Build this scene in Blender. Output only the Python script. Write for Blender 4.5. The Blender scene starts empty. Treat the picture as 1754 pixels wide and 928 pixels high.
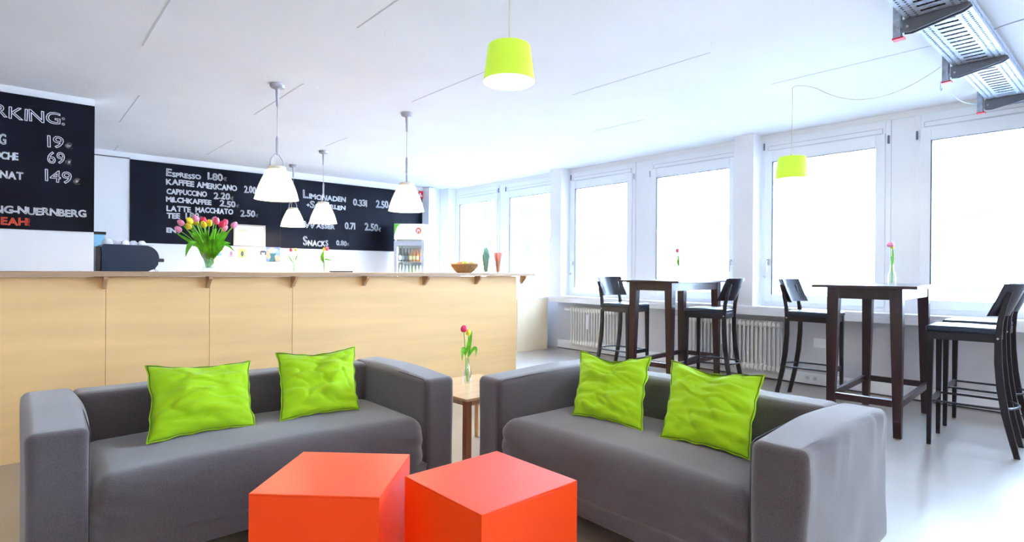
import bpy, bmesh, math, random
from mathutils import Vector, Matrix, noise
random.seed(7)
PI = math.pi
S = bpy.context.scene
COL = S.collection

# ------------------------------------------------------------------ camera
cam_d = bpy.data.cameras.new('camera')
cam_d.sensor_width = 36.0
cam_d.lens = 976.7 / 1754 * 36.0
cam_d.clip_end = 200
cam = bpy.data.objects.new('camera', cam_d)
COL.objects.link(cam)
RX, RU, RB = (0.7518, -0.6593, 0.0076), (-0.0049, 0.0059, 1.0), (-0.6593, -0.7519, 0.0012)
vx, vf = Vector(RX).normalized(), -Vector(RB).normalized()
vu = vx.cross(vf).normalized(); vf = vu.cross(vx).normalized()
M4 = Matrix((vx, vu, -vf)).transposed().to_4x4()
M4.translation = Vector((0, 0, 1.22))
cam.matrix_world = M4
S.camera = cam

# ------------------------------------------------------------------ world, sun, exposure
W = bpy.data.worlds.new('sky'); S.world = W; W.use_nodes = True
nt = W.node_tree; bgn = nt.nodes['Background']
bgn.inputs[0].default_value = (0.50, 0.70, 1.0, 1); bgn.inputs[1].default_value = 14.0
sun = bpy.data.lights.new('sun', 'SUN'); sun.energy = 27.0; sun.angle = 0.02; sun.color = (0.70, 0.85, 1.0)
so = bpy.data.objects.new('sun', sun); COL.objects.link(so)
so.rotation_euler = Vector((1.0, 0.35, -0.75)).to_track_quat('-Z', 'Y').to_euler()
S.view_settings.view_transform = 'Standard'; S.view_settings.look = 'None'
S.view_settings.gamma = 1.0; S.view_settings.exposure = 1.5
try:
    S.view_settings.use_curve_mapping = False
    S.cycles.max_bounces = 10; S.cycles.diffuse_bounces = 6; S.cycles.transparent_max_bounces = 24
    S.cycles.sample_clamp_indirect = 8.0; S.cycles.use_denoising = True
except Exception:
    pass
PORTALS = []
def portal(y0, y1, z0, z1, x):
    l = bpy.data.lights.new('window_portal', 'AREA'); l.shape = 'RECTANGLE'; l.size = z1 - z0; l.size_y = y1 - y0
    l.cycles.is_portal = True
    o = bpy.data.objects.new('window_portal', l); COL.objects.link(o)
    o.location = (x, (y0 + y1) / 2, (z0 + z1) / 2)
    o.rotation_euler = (0, PI / 2, 0)      # shines to -X
    return o

# ------------------------------------------------------------------ materials
MATS = {}
def mat(name, col, rough=0.6, metal=0.0, var=0.0, vscale=6.0, bump=0.0, bscale=200.0, stretch=(1, 1, 1), coat=0.0, spec=0.5, sheen=0.0):
    if name in MATS: return MATS[name]
    m = bpy.data.materials.new(name); m.use_nodes = True; n = m.node_tree; p = n.nodes['Principled BSDF']
    p.inputs['Base Color'].default_value = (*col, 1); p.inputs['Roughness'].default_value = rough
    p.inputs['Metallic'].default_value = metal; p.inputs['Specular IOR Level'].default_value = spec
    p.inputs['Coat Weight'].default_value = coat; p.inputs['Sheen Weight'].default_value = sheen
    if var or bump:
        tc = n.nodes.new('ShaderNodeTexCoord'); mp = n.nodes.new('ShaderNodeMapping'); mp.inputs['Scale'].default_value = stretch
        n.links.new(tc.outputs['Object'], mp.inputs[0])
    if var:
        t = n.nodes.new('ShaderNodeTexNoise'); t.inputs['Scale'].default_value = vscale; t.inputs['Detail'].default_value = 5
        n.links.new(mp.outputs[0], t.inputs['Vector'])
        r = n.nodes.new('ShaderNodeValToRGB')
        r.color_ramp.elements[0].position = 0.3; r.color_ramp.elements[1].position = 0.7
        r.color_ramp.elements[0].color = (*[c * (1 - var) for c in col], 1)
        r.color_ramp.elements[1].color = (*[min(1, c * (1 + var)) for c in col], 1)
        n.links.new(t.outputs['Fac'], r.inputs[0]); n.links.new(r.outputs[0], p.inputs['Base Color'])
    if bump:
        t2 = n.nodes.new('ShaderNodeTexNoise'); t2.inputs['Scale'].default_value = bscale; t2.inputs['Detail'].default_value = 3
        n.links.new(mp.outputs[0], t2.inputs['Vector'])
        b = n.nodes.new('ShaderNodeBump'); b.inputs['Strength'].default_value = bump; b.inputs['Distance'].default_value = 0.004
        n.links.new(t2.outputs['Fac'], b.inputs['Height']); n.links.new(b.outputs[0], p.inputs['Normal'])
    MATS[name] = m; return m

def emit(name, col, strength, base=(0.8, 0.8, 0.8)):
    if name in MATS: return MATS[name]
    m = mat(name, base, 0.5); p = m.node_tree.nodes['Principled BSDF']
    p.inputs['Emission Color'].default_value = (*col, 1); p.inputs['Emission Strength'].default_value = strength
    return m

def thin_glass(name, tint=(1, 1, 1), refl=0.06, rough=0.02):
    if name in MATS: return MATS[name]
    m = bpy.data.materials.new(name); m.use_nodes = True; n = m.node_tree; n.nodes.clear()
    o = n.nodes.new('ShaderNodeOutputMaterial'); t = n.nodes.new('ShaderNodeBsdfTransparent'); g = n.nodes.new('ShaderNodeBsdfGlossy')
    t.inputs[0].default_value = (*tint, 1); g.inputs['Roughness'].default_value = rough
    f = n.nodes.new('ShaderNodeLayerWeight'); f.inputs['Blend'].default_value = 0.35
    mu = n.nodes.new('ShaderNodeMath'); mu.operation = 'MULTIPLY_ADD'; mu.inputs[1].default_value = 0.5; mu.inputs[2].default_value = refl
    x = n.nodes.new('ShaderNodeMixShader')
    n.links.new(f.outputs['Facing'], mu.inputs[0]); n.links.new(mu.outputs[0], x.inputs[0])
    n.links.new(t.outputs[0], x.inputs[1]); n.links.new(g.outputs[0], x.inputs[2]); n.links.new(x.outputs[0], o.inputs[0])
    MATS[name] = m; return m

WHITE = mat('white_wall_paint', (0.87, 0.87, 0.89), 0.75, var=0.02, vscale=2)
CEIL = mat('ceiling_paint', (0.88, 0.88, 0.90), 0.8, var=0.03, vscale=1.2, bump=0.15, bscale=40)
FRAME = mat('white_window_plastic', (0.88, 0.90, 0.93), 0.35)
SILL = mat('white_sill', (0.85, 0.86, 0.88), 0.3)
FLOOR = mat('polished_grey_brown_floor', (0.29, 0.25, 0.205), 0.4, var=0.18, vscale=1.6, bump=0.03, bscale=6, coat=1.0)
FLOOR.node_tree.nodes['Principled BSDF'].inputs['Coat IOR'].default_value = 2.1
FLOOR.node_tree.nodes['Principled BSDF'].inputs['Coat Roughness'].default_value = 0.30
BIRCH = mat('birch_plywood', (0.86, 0.56, 0.25), 0.5, var=0.07, vscale=3.0, bump=0.08, bscale=60, stretch=(0.25, 1, 3))
BIRCHTOP = mat('oiled_birch_top', (0.46, 0.30, 0.17), 0.4, var=0.14, vscale=4.0, stretch=(0.2, 3, 1))
PLYEDGE = mat('bracket_wood', (0.50, 0.30, 0.15), 0.5, var=0.1, vscale=20)
PALEWOOD = mat('pale_cabinet_wood', (0.78, 0.64, 0.44), 0.5, var=0.05, vscale=4, stretch=(1, 1, 0.3))
FABRIC = mat('grey_sofa_fabric', (0.082, 0.069, 0.077), 0.95, var=0.22, vscale=230, bump=0.6, bscale=380, sheen=0.6, spec=0.2)
SEAM = mat('dark_seam_thread', (0.05, 0.048, 0.055), 0.9)
BLACKP = mat('black_plastic', (0.015, 0.016, 0.02), 0.4)
GREEN = mat('lime_green_cotton', (0.33, 0.58, 0.006), 0.85, var=0.05, vscale=5, bump=0.25, bscale=500, sheen=0.1, spec=0.25)
GREENSEAM = mat('dark_green_stitching', (0.08, 0.14, 0.01), 0.9)
ORANGE = mat('orange_red_lacquer', (0.95, 0.065, 0.004), 0.42, spec=0.3)
WENGE = mat('dark_red_brown_stained_wood', (0.024, 0.007, 0.009), 0.33, var=0.3, vscale=5, stretch=(8, 8, 0.6), coat=0.1)
STOOLW = mat('black_stained_beech', (0.010, 0.008, 0.012), 0.32, spec=0.4)
VINYL = mat('dark_navy_seat_vinyl', (0.008, 0.018, 0.035), 0.33)
METAL = mat('brushed_grey_metal', (0.55, 0.56, 0.60), 0.35, 0.9)
GREYP = mat('grey_lamp_metal', (0.42, 0.42, 0.47), 0.45, 0.2)
GALV = mat('galvanised_steel', (0.40, 0.46, 0.55), 0.5, 0.35, var=0.25, vscale=30)
DARKSTEEL = mat('dark_steel', (0.20, 0.21, 0.24), 0.45, 0.7)  # darker steel of the tray arms and some hinges
RED = mat('red_plastic', (0.75, 0.02, 0.04), 0.5)
BOARD = mat('blackboard_paint', (0.006, 0.008, 0.016), 0.5, var=0.5, vscale=1.5, spec=0.12)
CHALK = mat('white_chalk', (0.80, 0.82, 0.85), 0.95)
CHALKR = mat('red_chalk', (0.85, 0.10, 0.05), 0.95)
DARKLINE = mat('dark_gap', (0.06, 0.06, 0.08), 0.8)
SLITM = mat('grey_joint', (0.60, 0.60, 0.63), 0.8)
GASKET = mat('black_gasket', (0.04, 0.05, 0.07), 0.6)
RADM = mat('cream_white_radiator_enamel', (0.78, 0.77, 0.74), 0.35)
GLASS = thin_glass('window_glass', (0.97, 0.985, 1.0))
VGLASS = thin_glass('clear_vase_glass', (0.95, 0.98, 0.97), 0.05)
STEM = mat('tulip_stem_green', (0.18, 0.52, 0.03), 0.5)
LEAF = mat('tulip_leaf_green', (0.14, 0.50, 0.015), 0.4, var=0.4, vscale=14)
PET = {'lp': mat('pale_pink_petal', (0.78, 0.27, 0.44), 0.5, var=0.12, vscale=30), 'p': mat('pink_petal', (0.82, 0.09, 0.20), 0.5, var=0.15, vscale=30),
       'dp': mat('deep_pink_petal', (0.75, 0.02, 0.12), 0.5, var=0.15, vscale=30), 'y': mat('yellow_petal', (0.78, 0.62, 0.01), 0.5, var=0.1, vscale=30),
       'r': mat('red_petal', (0.85, 0.04, 0.07), 0.5, var=0.15, vscale=30)}

# ------------------------------------------------------------------ mesh helpers
class MB:
    def __init__(s): s.v = []; s.f = []
    def add(s, vs, fs):
        k = len(s.v); s.v += [tuple(p) for p in vs]; s.f += [tuple(i + k for i in f) for f in fs]; return s
    def box(s, x0, x1, y0, y1, z0, z1):
        vs = [(x, y, z) for z in (z0, z1) for y in (y0, y1) for x in (x0, x1)]
        return s.add(vs, [(0, 2, 3, 1), (4, 5, 7, 6), (0, 1, 5, 4), (2, 6, 7, 3), (0, 4, 6, 2), (1, 3, 7, 5)])
    def hexa(s, b, t):      # b, t: 4 points each, counter-clockwise from above
        return s.add(list(b) + list(t), [(3, 2, 1, 0), (4, 5, 6, 7), (0, 1, 5, 4), (1, 2, 6, 5), (2, 3, 7, 6), (3, 0, 4, 7)])
    def tube(s, pts, r, n=8, cap=True, closed=False):
        pts = [Vector(p) for p in pts]; m = len(pts); rs = r if isinstance(r, (list, tuple)) else [r] * m
        vs = []; ref = None
        for i, p in enumerate(pts):
            a = pts[(i - 1) % m] if (closed or i > 0) else p; b = pts[(i + 1) % m] if (closed or i < m - 1) else p
            t = (b - a).normalized() if (b - a).length > 1e-9 else Vector((0, 0, 1))
            if ref is None: ref = Vector((0, 0, 1)) if abs(t.z) < 0.9 else Vector((1, 0, 0))
            u = (ref - t * ref.dot(t)).normalized(); w = t.cross(u); ref = u
            vs += [p + (u * math.cos(q) + w * math.sin(q)) * rs[i] for q in [2 * PI * j / n for j in range(n)]]
        fs = []
        for i in range(m if closed else m - 1):
            for j in range(n):
                a, b = i * n + j, i * n + (j + 1) % n; c, d = ((i + 1) % m) * n + (j + 1) % n, ((i + 1) % m) * n + j
                fs.append((a, b, c, d))
        if cap and not closed: fs += [tuple(range(n - 1, -1, -1)), tuple((m - 1) * n + j for j in range(n))]
        return s.add(vs, fs)
    def lathe(s, prof, n=24, c=(0, 0), cap0=False, cap1=False):
        vs = [(c[0] + r * math.cos(2 * PI * j / n), c[1] + r * math.sin(2 * PI * j / n), z) for r, z in prof for j in range(n)]
        fs = [(i * n + j, i * n + (j + 1) % n, (i + 1) * n + (j + 1) % n, (i + 1) * n + j) for i in range(len(prof) - 1) for j in range(n)]
        if cap0: fs.append(tuple(range(n - 1, -1, -1)))
        if cap1: fs.append(tuple((len(prof) - 1) * n + j for j in range(n)))
        return s.add(vs, fs)
    def prism(s, poly, fn):   # poly 2D list, fn(u,v,side)->3D
        k = len(poly)
        vs = [fn(u, v, 0) for u, v in poly] + [fn(u, v, 1) for u, v in poly]
        return s.add(vs, [tuple(range(k - 1, -1, -1)), tuple(range(k, 2 * k))] + [(i, (i + 1) % k, k + (i + 1) % k, k + i) for i in range(k)])
    def build(s, name, m, parent=None, smooth=False, bevel=0.0, loc=None, fix=True):
        me = bpy.data.meshes.new(name); me.from_pydata([tuple(p) for p in s.v], [], s.f)
        if fix:
            b = bmesh.new(); b.from_mesh(me); bmesh.ops.recalc_face_normals(b, faces=b.faces); b.to_mesh(me); b.free()
        me.materials.append(m)
        if smooth:
            me.polygons.foreach_set('use_smooth', [True] * len(me.polygons))
            try: me.set_sharp_from_angle(angle=math.radians(42))
            except Exception: pass
        o = bpy.data.objects.new(name, me); COL.objects.link(o)
        if parent is not None: o.parent = parent
        if loc is not None: o.location = loc
        if bevel:
            mod = o.modifiers.new('edge', 'BEVEL'); mod.width = bevel; mod.segments = 2; mod.limit_method = 'ANGLE'
        return o

def tag(o, label=None, cat=None, group=None, kind=None):
    if label: o['label'] = label
    if cat: o['category'] = cat
    if group: o['group'] = group
    if kind: o['kind'] = kind
    return o
def thing(name, label, cat, loc=(0, 0, 0), rz=0, group=None):
    o = bpy.data.objects.new(name, None); o.empty_display_size = 0.1; COL.objects.link(o)
    o.location = loc; o.rotation_euler = (0, 0, rz); return tag(o, label, cat, group)
def struct(name, loc=(0, 0, 0)):
    o = bpy.data.objects.new(name, None); COL.objects.link(o); o.location = loc; o['kind'] = 'structure'; return o
def sbox(name, m, *b, parent=None, bevel=0.0):
    o = MB().box(*b).build(name, m, parent, bevel=bevel)
    if parent is None: o['kind'] = 'structure'
    return o
def copy_tree(o, parent=None):
    c = o.copy(); COL.objects.link(c)
    if parent is not None: c.parent = parent
    for ch in list(o.children): copy_tree(ch, c)
    return c
def rbox(sx, sy, sz, r, n=20, fn=None):
    """rounded soft box centred on the origin; fn(p, normal) -> displaced p"""
    mb = MB(); h = Vector((sx / 2, sy / 2, sz / 2)); inner = Vector((h.x - r, h.y - r, h.z - r))
    for ax in range(3):
        for sg in (-1, 1):
            u, v = (ax + 1) % 3, (ax + 2) % 3; vs = []
            def st(k, L):     # denser sampling in the rounded rims
                ed = 5
                if k <= ed: return -L + r * 2 * (k / (2 * ed)) if r > 0 else -L
                if k >= n - ed: return L - r * 2 * ((n - k) / (2 * ed))
                return -L + r + (2 * L - 2 * r) * (k - ed) / (n - 2 * ed)
            for i in range(n + 1):
                for j in range(n + 1):
                    p = Vector((0, 0, 0)); p[ax] = sg * h[ax]; p[u] = st(i, h[u]); p[v] = st(j, h[v])
                    c = Vector([max(-inner[k], min(inner[k], p[k])) for k in range(3)])
                    d = (p - c); d = d.normalized() if d.length > 1e-9 else Vector((0, 0, 1))
                    q = c + d * r
                    if fn: q = fn(q, d)
                    vs.append(q)
            fs = [(i * (n + 1) + j, (i + 1) * (n + 1) + j, (i + 1) * (n + 1) + j + 1, i * (n + 1) + j + 1) for i in range(n) for j in range(n)]
            mb.add(vs, fs)
    return mb
def build_merged(mb, name, m, parent=None, loc=None, dist=1e-4):
    o = mb.build(name, m, parent, loc=loc, fix=False)
    b = bmesh.new(); b.from_mesh(o.data); bmesh.ops.remove_doubles(b, verts=b.verts, dist=dist); bmesh.ops.recalc_face_normals(b, faces=b.faces)
    b.to_mesh(o.data); b.free(); o.data.polygons.foreach_set('use_smooth', [True] * len(o.data.polygons)); return o

# ------------------------------------------------------------------ room shell
XW, ZC = 6.547, 2.797        # window plane, ceiling
YB, YL = 9.38, 6.637         # back wall, near left wall
XL, YF = -4.6, -4.3          # unseen sides of the room
fl = MB().box(XL, XW + 0.12, YF, YB + 0.1, -0.1, 0).build('floor', FLOOR); fl['kind'] = 'structure'
ce = MB().box(XL, XW + 0.35, YF, YB + 0.1, ZC, ZC + 0.2).build('ceiling', CEIL); ce['kind'] = 'structure'
# ceiling panel joints seen as short straight slots
for (x, y0, y1) in [(0.69, 3.2, 4.80), (0.87, 6.19, 7.49), (1.03, 8.91, 9.37), (1.69, 2.1, 3.48), (1.86, 4.83, 6.16), (2.03, 7.58, 8.79),
                    (2.82, 3.35, 4.66), (3.02, 6.45, 7.09), (3.77, 2.15, 3.50), (4.93, 3.55, 4.24), (4.78, 0.95, 2.17)]:
    MB().box(x - 0.005, x + 0.005, y0, y1, ZC - 0.0015, ZC + 0.01).build('panel_joint', SLITM, ce)
sbox('wall_back', WHITE, XL, XW + 0.12, YB, YB + 0.12, 0, ZC)
sbox('wall_left', WHITE, XL - 0.12, XL, YF, YB + 0.1, 0, ZC)
sbox('wall_front', WHITE, XL, XW + 0.12, YF - 0.12, YF, 0, ZC)
wn = sbox('wall_near_board', WHITE, XL, 0.578, YL, YL + 0.14, 0, ZC)
# white strip on the ceiling line in front of the near wall, shadow gap above the back boards
sbox('trim_1', WHITE, 0.58, 5.90, YB - 0.012, YB, 2.725, ZC)
sbox('trim_2', DARKLINE, 0.58, 1.215, YB - 0.01, YB, 2.713, 2.725)
# boxed duct in the corner at the end of the boards
du = sbox('trim_3', FRAME, 5.93, 6.085, 9.16, YB, 2.08, ZC - 0.02, bevel=0.004)

# window wall: pillars, mullion panels, parapet
wr = struct('wall_right')
PIL = [(9.10, 9.38), (6.09, 6.33), (3.07, 3.31), (0.05, 0.29), (-2.97, -2.73)]
for y0, y1 in PIL: MB().box(6.335, XW + 0.1, y0, y1, 0.80, ZC).build('pillar', WHITE, wr, bevel=0.004)
MB().box(XW + 0.0, XW + 0.12, YF, YB, 0, 0.80).build('parapet', mat('shade_greyed_parapet', (0.62, 0.61, 0.64), 0.75, var=0.03, vscale=2), wr)  # white wall toned grey, shade behind the radiators put into its colour
MB().box(XW - 0.02, XW + 0.12, YF, YB, 2.735, ZC).build('window_head', WHITE, wr)
for y0, y1 in [(7.615, 7.785), (4.61, 4.84), (1.57, 1.772), (-1.45, -1.25)]:
    MB().box(XW - 0.015, XW + 0.1, y0, y1, 0.80, 2.735).build('mullion_panel', FRAME, wr, bevel=0.003)
# sill boards, one per bay
si = MB().box(6.315, XW + 0.02, YF, 6.33, 0.795, 0.835).box(6.315, 6.34, YF, 6.33, 0.735, 0.80).build('trim_4', SILL, bevel=0.006); si['kind'] = 'structure'
# baseboard duct and the dark floor joint
sbox('baseboard_right', WHITE, XW - 0.022, XW, YF, 6.33, 0.012, 0.13, bevel=0.002)
sbox('trim_5', DARKLINE, XW - 0.026, XW, YF, 6.33, 0.0, 0.012)
sbox('baseboard_back', WHITE, XL, XW, YB - 0.015, YB, 0, 0.08)

# windows
def window(k, y0, y1, handle=None, hinge=()):
    w = struct('window_%d' % k)
    z0, z1 = 0.835, 2.735
    x0, x1 = XW - 0.03, XW + 0.05
    def ring(y0, y1, z0, z1, t, tb, x0, x1, tt=None):
        tt = tt or t
        return MB().box(x0, x1, y0, y0 + t, z0, z1).box(x0, x1, y1 - t, y1, z0, z1).box(x0, x1, y0 + t, y1 - t, z1 - tt, z1).box(x0, x1, y0 + t, y1 - t, z0, z0 + tb)
    ring(y0, y1, z0, z1, 0.045, 0.05, x0, x1, 0.135).build('frame', FRAME, w, bevel=0.003)
    ring(y0 + 0.045, y1 - 0.045, z0 + 0.05, z1 - 0.135, 0.085, 0.085, x0 - 0.022, x1 - 0.02, 0.125).build('sash', FRAME, w, bevel=0.005)
    g0, g1, h0, h1 = y0 + 0.13, y1 - 0.13, z0 + 0.135, z1 - 0.26
    MB().box(XW + 0.0, XW + 0.006, g0, g1, h0, h1).build('pane', GLASS, w)
    xs = x0 - 0.022
    MB().box(xs - 0.001, xs + 0.02, g1 - 0.007, g1 + 0.002, h0, h1).box(xs - 0.001, xs + 0.02, g0, g1, h1 - 0.004, h1 + 0.001).build('gasket', GASKET, w)
    # blind slot: a shallow box with a thin dark outline
    b0, b1, c0, c1 = y0 + 0.07, y1 - 0.07, z1 - 0.125, z1 - 0.075
    MB().box(x0 - 0.004, x0, b0, b1, c0, c1).build('blind_slot', FRAME, w)
    t = 0.005
    MB().box(x0 - 0.006, x0, b0, b1, c1 - t, c1).box(x0 - 0.006, x0, b0, b1, c0, c0 + t * .6).box(x0 - 0.006, x0, b0, b0 + t, c0, c1).box(x0 - 0.006, x0, b1 - t, b1, c0, c1).build('slot_edge', SLITM, w)
    if handle is not None:
        hy = y0 + 0.09 if handle == 'near' else y1 - 0.09
        MB().box(xs - 0.012, xs, hy - 0.014, hy + 0.014, 1.30, 1.37).tube([(xs - 0.01, hy, 1.345), (xs - 0.045, hy, 1.345), (xs - 0.05, hy, 1.335), (xs - 0.05, hy, 1.23)], 0.009, 8).build('handle', METAL, w, smooth=True)
        MB().tube([(xs - 0.02, hy + (0.07 if handle == 'far' else -0.07) * .6, 1.17), (xs + 0.01, hy + (0.07 if handle == 'far' else -0.07) * .6, 1.17)], 0.016, 10).build('lock', METAL, w, smooth=True)
    for hy, hz, dark in hinge:
        MB().tube([(x0 - 0.012, hy, hz), (x0 - 0.012, hy, hz + 0.08)], 0.009, 8).build('hinge', DARKSTEEL if dark else METAL, w, smooth=True)
    portal(g0, g1, h0, h1, XW + 0.1)
    return w
window(1, 7.785, 9.09, 'near', ((7.80, 2.60, True),))
window(2, 6.34, 7.615, 'far', ((7.60, 2.60, True),))
window(3, 4.84, 6.08, 'far', ((6.05, 2.62, True), (4.855, 2.50, False)))
window(4, 3.32, 4.61, 'near', ((4.595, 2.50, False),))
window(5, 1.772, 3.06, 'far', ((3.03, 2.62, True), (1.79, 2.50, True)))
window(6, 0.30, 1.57, 'near', ((1.555, 2.50, True),))
window(7, -1.25, 0.04); window(8, -2.72, -1.45); window(9, -4.25, -2.98)

# radiators under the sill
def radiator(y0, y1, label, valve_y):
    t = thing('radiator', label, 'radiator', (0, 0, 0)); n = int(round((y1 - y0) / 0.05))
    s = MB()
    for dx in (-0.035, 0.035):
        s.lathe([(0.0105, 0.0), (0.0105, 0.03), (0.0105, 0.53), (0.0105, 0.56)], 8, (dx, 0))
    for z0, z1 in ((0.0, 0.075), (0.495, 0.57)):
        s.prism([(-0.05, z0 + 0.02), (-0.03, z0), (0.03, z0), (0.05, z0 + 0.02), (0.05, z1 - 0.02), (0.03, z1), (-0.03, z1), (-0.05, z1 - 0.02)],
                lambda u, v, q: (u, -0.019 + 0.038 * q, v))
    first = None
    for i in range(n):
        y = y0 + (i + .5) * (y1 - y0) / n
        if first is None:
            first = s.build('radiator_section', RADM, t, smooth=True, loc=(6.44, y, 0.10))
        else:
            c = first.copy(); COL.objects.link(c); c.parent = t; c.location = (6.44, y, 0.10)
    MB().tube([(6.44, y0 - 0.0, 0.14), (6.44, y1 + 0.0, 0.14)], 0.017, 8).build('header_pipe', RADM, t, smooth=True)
    MB().tube([(6.44, y0, 0.63), (6.44, y1, 0.63)], 0.017, 8).build('header_pipe', RADM, t, smooth=True)
    MB().tube([(6.40, valve_y, 0.63), (6.40, valve_y + 0.1, 0.63)], [0.018, 0.026], 10).build('valve_knob', SILL, t, smooth=True)
    MB().tube([(6.44, valve_y, 0.63), (6.52, valve_y + .06, 0.60), (6.52, valve_y + .06, 0.14)], 0.009, 8).tube([(6.44, valve_y, 0.14), (6.52, valve_y + .06, 0.14), (6.52, min(6.0, valve_y + .35), 0.16)], 0.009, 8).build('supply_pipe', RADM, t, smooth=True)
    MB().box(6.374, 6.388, (y0 * .45 + y1 * .55), (y0 * .45 + y1 * .55) + 0.04, 0.36, 0.58).build('heat_meter', SILL, t, bevel=0.003)
    for y in (y0 + 0.12, y1 - 0.12): MB().box(6.42, 6.54, y - .012, y + .012, 0.09, 0.12).build('wall_bracket', RADM, t)
radiator(5.09, 5.95, 'white ribbed radiator under the sill by the low cabinet', 5.95)
radiator(2.78, 4.02, 'white ribbed radiator under the sill between the two high tables', 4.02)
for k, (y, lab) in enumerate([(2.50, 'white double socket set in the wall duct, further from the camera'), (2.20, 'white double socket set in the wall duct, behind the right high table')]):
    t = thing('wall_socket', lab, 'socket', (XW - 0.022, y, 0.075), 0, 'sockets in the wall duct')
    MB().box(-0.009, 0, -0.08, 0.08, -0.038, 0.038).build('cover_plate', SILL, t, bevel=0.003)
    for d in (-0.038, 0.038):
        MB().tube([(-0.0095, d, 0), (-0.006, d, 0)], 0.022, 14).build('socket_hole', SLITM, t)
pl = MB().box(-0.008, 0, -0.07, 0.07, -0.05, 0.05).build('cover_plate', SILL, None, bevel=0.003, loc=(XW, 2.42, 0.46))
tag(pl, 'blank white cover plate on the wall right of the long radiator', 'wall plate')
oc = MB().prism([(0, 0), (0.16, 0), (0.13, 0.05), (0.05, 0.09), (0.02, 0.05)], lambda u, v, q: (6.22 + 0.05 * q - .3 * v, 4.62 - u, v + 0.001)).build('cloth_bag', mat('terracotta_cloth', (0.72, 0.25, 0.13), 0.9), smooth=True)
tag(oc, 'small terracotta cloth lying on the floor below the sill', 'cloth')

# ------------------------------------------------------------------ outside: white block across the street
FAC = mat('pale_render_facade', (0.86, 0.86, 0.86), 0.9)
bt = thing('apartment_building', 'pale rendered block across the street seen through the windows', 'building', (28, 0, -4.2))
MB().box(0, 8, -40, 75, 0, 22).build('wall', FAC, bt)
WF = mat('far_window_frame', (0.3, 0.32, 0.36), 0.6); WG = mat('far_window_glass', (0.045, 0.06, 0.085), 0.6, spec=0.1)
f0 = p0 = None
for zr in (0.9, 3.85, 6.8, 9.75):
    for i in range(-9, 30):
        y = 4.42 + 0.55 + i * 2.13
        if i % 5 == 3: continue
        if f0 is None:
            m = MB(); m.box(-0.05, 0.0, -.62, .62, 0, .07).box(-0.05, 0, -.62, .62, 1.43, 1.5).box(-.05, 0, -.62, -.55, .07, 1.43).box(-.05, 0, .55, .62, .07, 1.43).box(-.05, 0, -.03, .03, .07, 1.43)
            f0 = m.build('window', WF, bt, loc=(0, y, zr + 2.45)); p0 = MB().box(-0.02, 0.0, -.55, .55, .07, 1.43).build('pane', WG, f0)
        else:
            c = f0.copy(); COL.objects.link(c); c.parent = bt; c.location = (0, y, zr + 2.45)
            d = p0.copy(); COL.objects.link(d); d.parent = c
st = MB().box(XW + 0.3, 28, -40, 75, -4.3, -4.2).build('street', mat('street_paving', (0.16, 0.16, 0.17), 0.9)); st['kind'] = 'structure'

# ------------------------------------------------------------------ bar
BY = 4.687
bar = thing('bar_counter', 'long birch plywood bar front running across the room', 'bar', (0, 0, 0))
edges = [-4.5, -3.94, -3.31, -2.68, -2.05, -1.42, -0.79, -0.155, 0.475, 1.11, 1.725, 4.18]
for a, b in zip(edges[:-1], edges[1:]):
    MB().box(a + 0.0012, b - 0.0012, BY, BY + 0.022, 0.0, 1.155).build('front_panel', BIRCH, bar, bevel=0.0015)
MB().box(-4.5, 4.17, BY + 0.022, BY + 0.05, 0.0, 1.14).build('inner_frame', PALEWOOD, bar)
MB().box(4.15, 4.18, BY + 0.022, BY + 0.5, 0.0, 1.155).build('end_panel', BIRCH, bar)
bk = None
for x in [0.466 + 0.628 * i for i in range(-7, 7)]:
    if bk is None:
        m = MB(); m.prism([(0, 0), (0, -0.085), (-0.02, -0.085), (-0.095, -0.018), (-0.095, 0)], lambda u, v, q: (-0.011 + 0.022 * q, BY + u, 1.158 + v))
        bk = m.build('bracket', PLYEDGE, bar, loc=(x, 0, 0)); 
        s1 = MB().tube([(0, BY - 0.07, 1.127), (0, BY - 0.055, 1.14)], 0.005, 8).tube([(0, BY - 0.035, 1.088), (0, BY - 0.02, 1.10)], 0.005, 8).build('screw', BLACKP, bk)
    else:
        c = bk.copy(); COL.objects.link(c); c.parent = bar; c.location = (x, 0, 0)
        d = s1.copy(); COL.objects.link(d); d.parent = c
ct = MB().box(-4.5, 4.37, BY - 0.10, BY + 0.42, 1.158, 1.19).build('counter_top', BIRCHTOP, bevel=0.003)
tag(ct, 'long oiled birch counter top lying on the bar', 'counter top')
ZT = 1.19
bc = thing('back_counter', 'white back counter standing behind the bar', 'counter', (0, 0, 0))
MB().box(0.75, 4.7, 7.0, 7.6, 0.0, 0.92).build('cabinet_body', SILL, bc)
MB().box(0.72, 4.75, 6.96, 7.64, 0.92, 0.96).build('worktop', PALEWOOD, bc, bevel=0.003)

# low cabinet below the far windows
lc = thing('low_cabinet', 'low white cabinet with a birch end panel under the far windows', 'cabinet', (0, 0, 0))
MB().box(5.70, 6.33, 6.36, 8.4, 0.10, 0.78).build('body', SILL, lc)
MB().box(5.67, 6.30, 6.335, 6.36, 0.0, 0.79).build('end_panel', PALEWOOD, lc, bevel=0.002)
MB().box(5.66, 6.335, 6.33, 8.4, 0.79, 0.815).build('cabinet_top', SILL, lc, bevel=0.003)
MB().box(5.76, 6.3, 6.36, 8.4, 0.0, 0.10).build('plinth', BLACKP, lc)
for i in range(4): MB().box(5.682, 5.70, 6.362 + i * .509, 6.362 + i * .509 + .505, 0.105, 0.785).build('door', SILL, lc, bevel=0.002)

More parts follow.
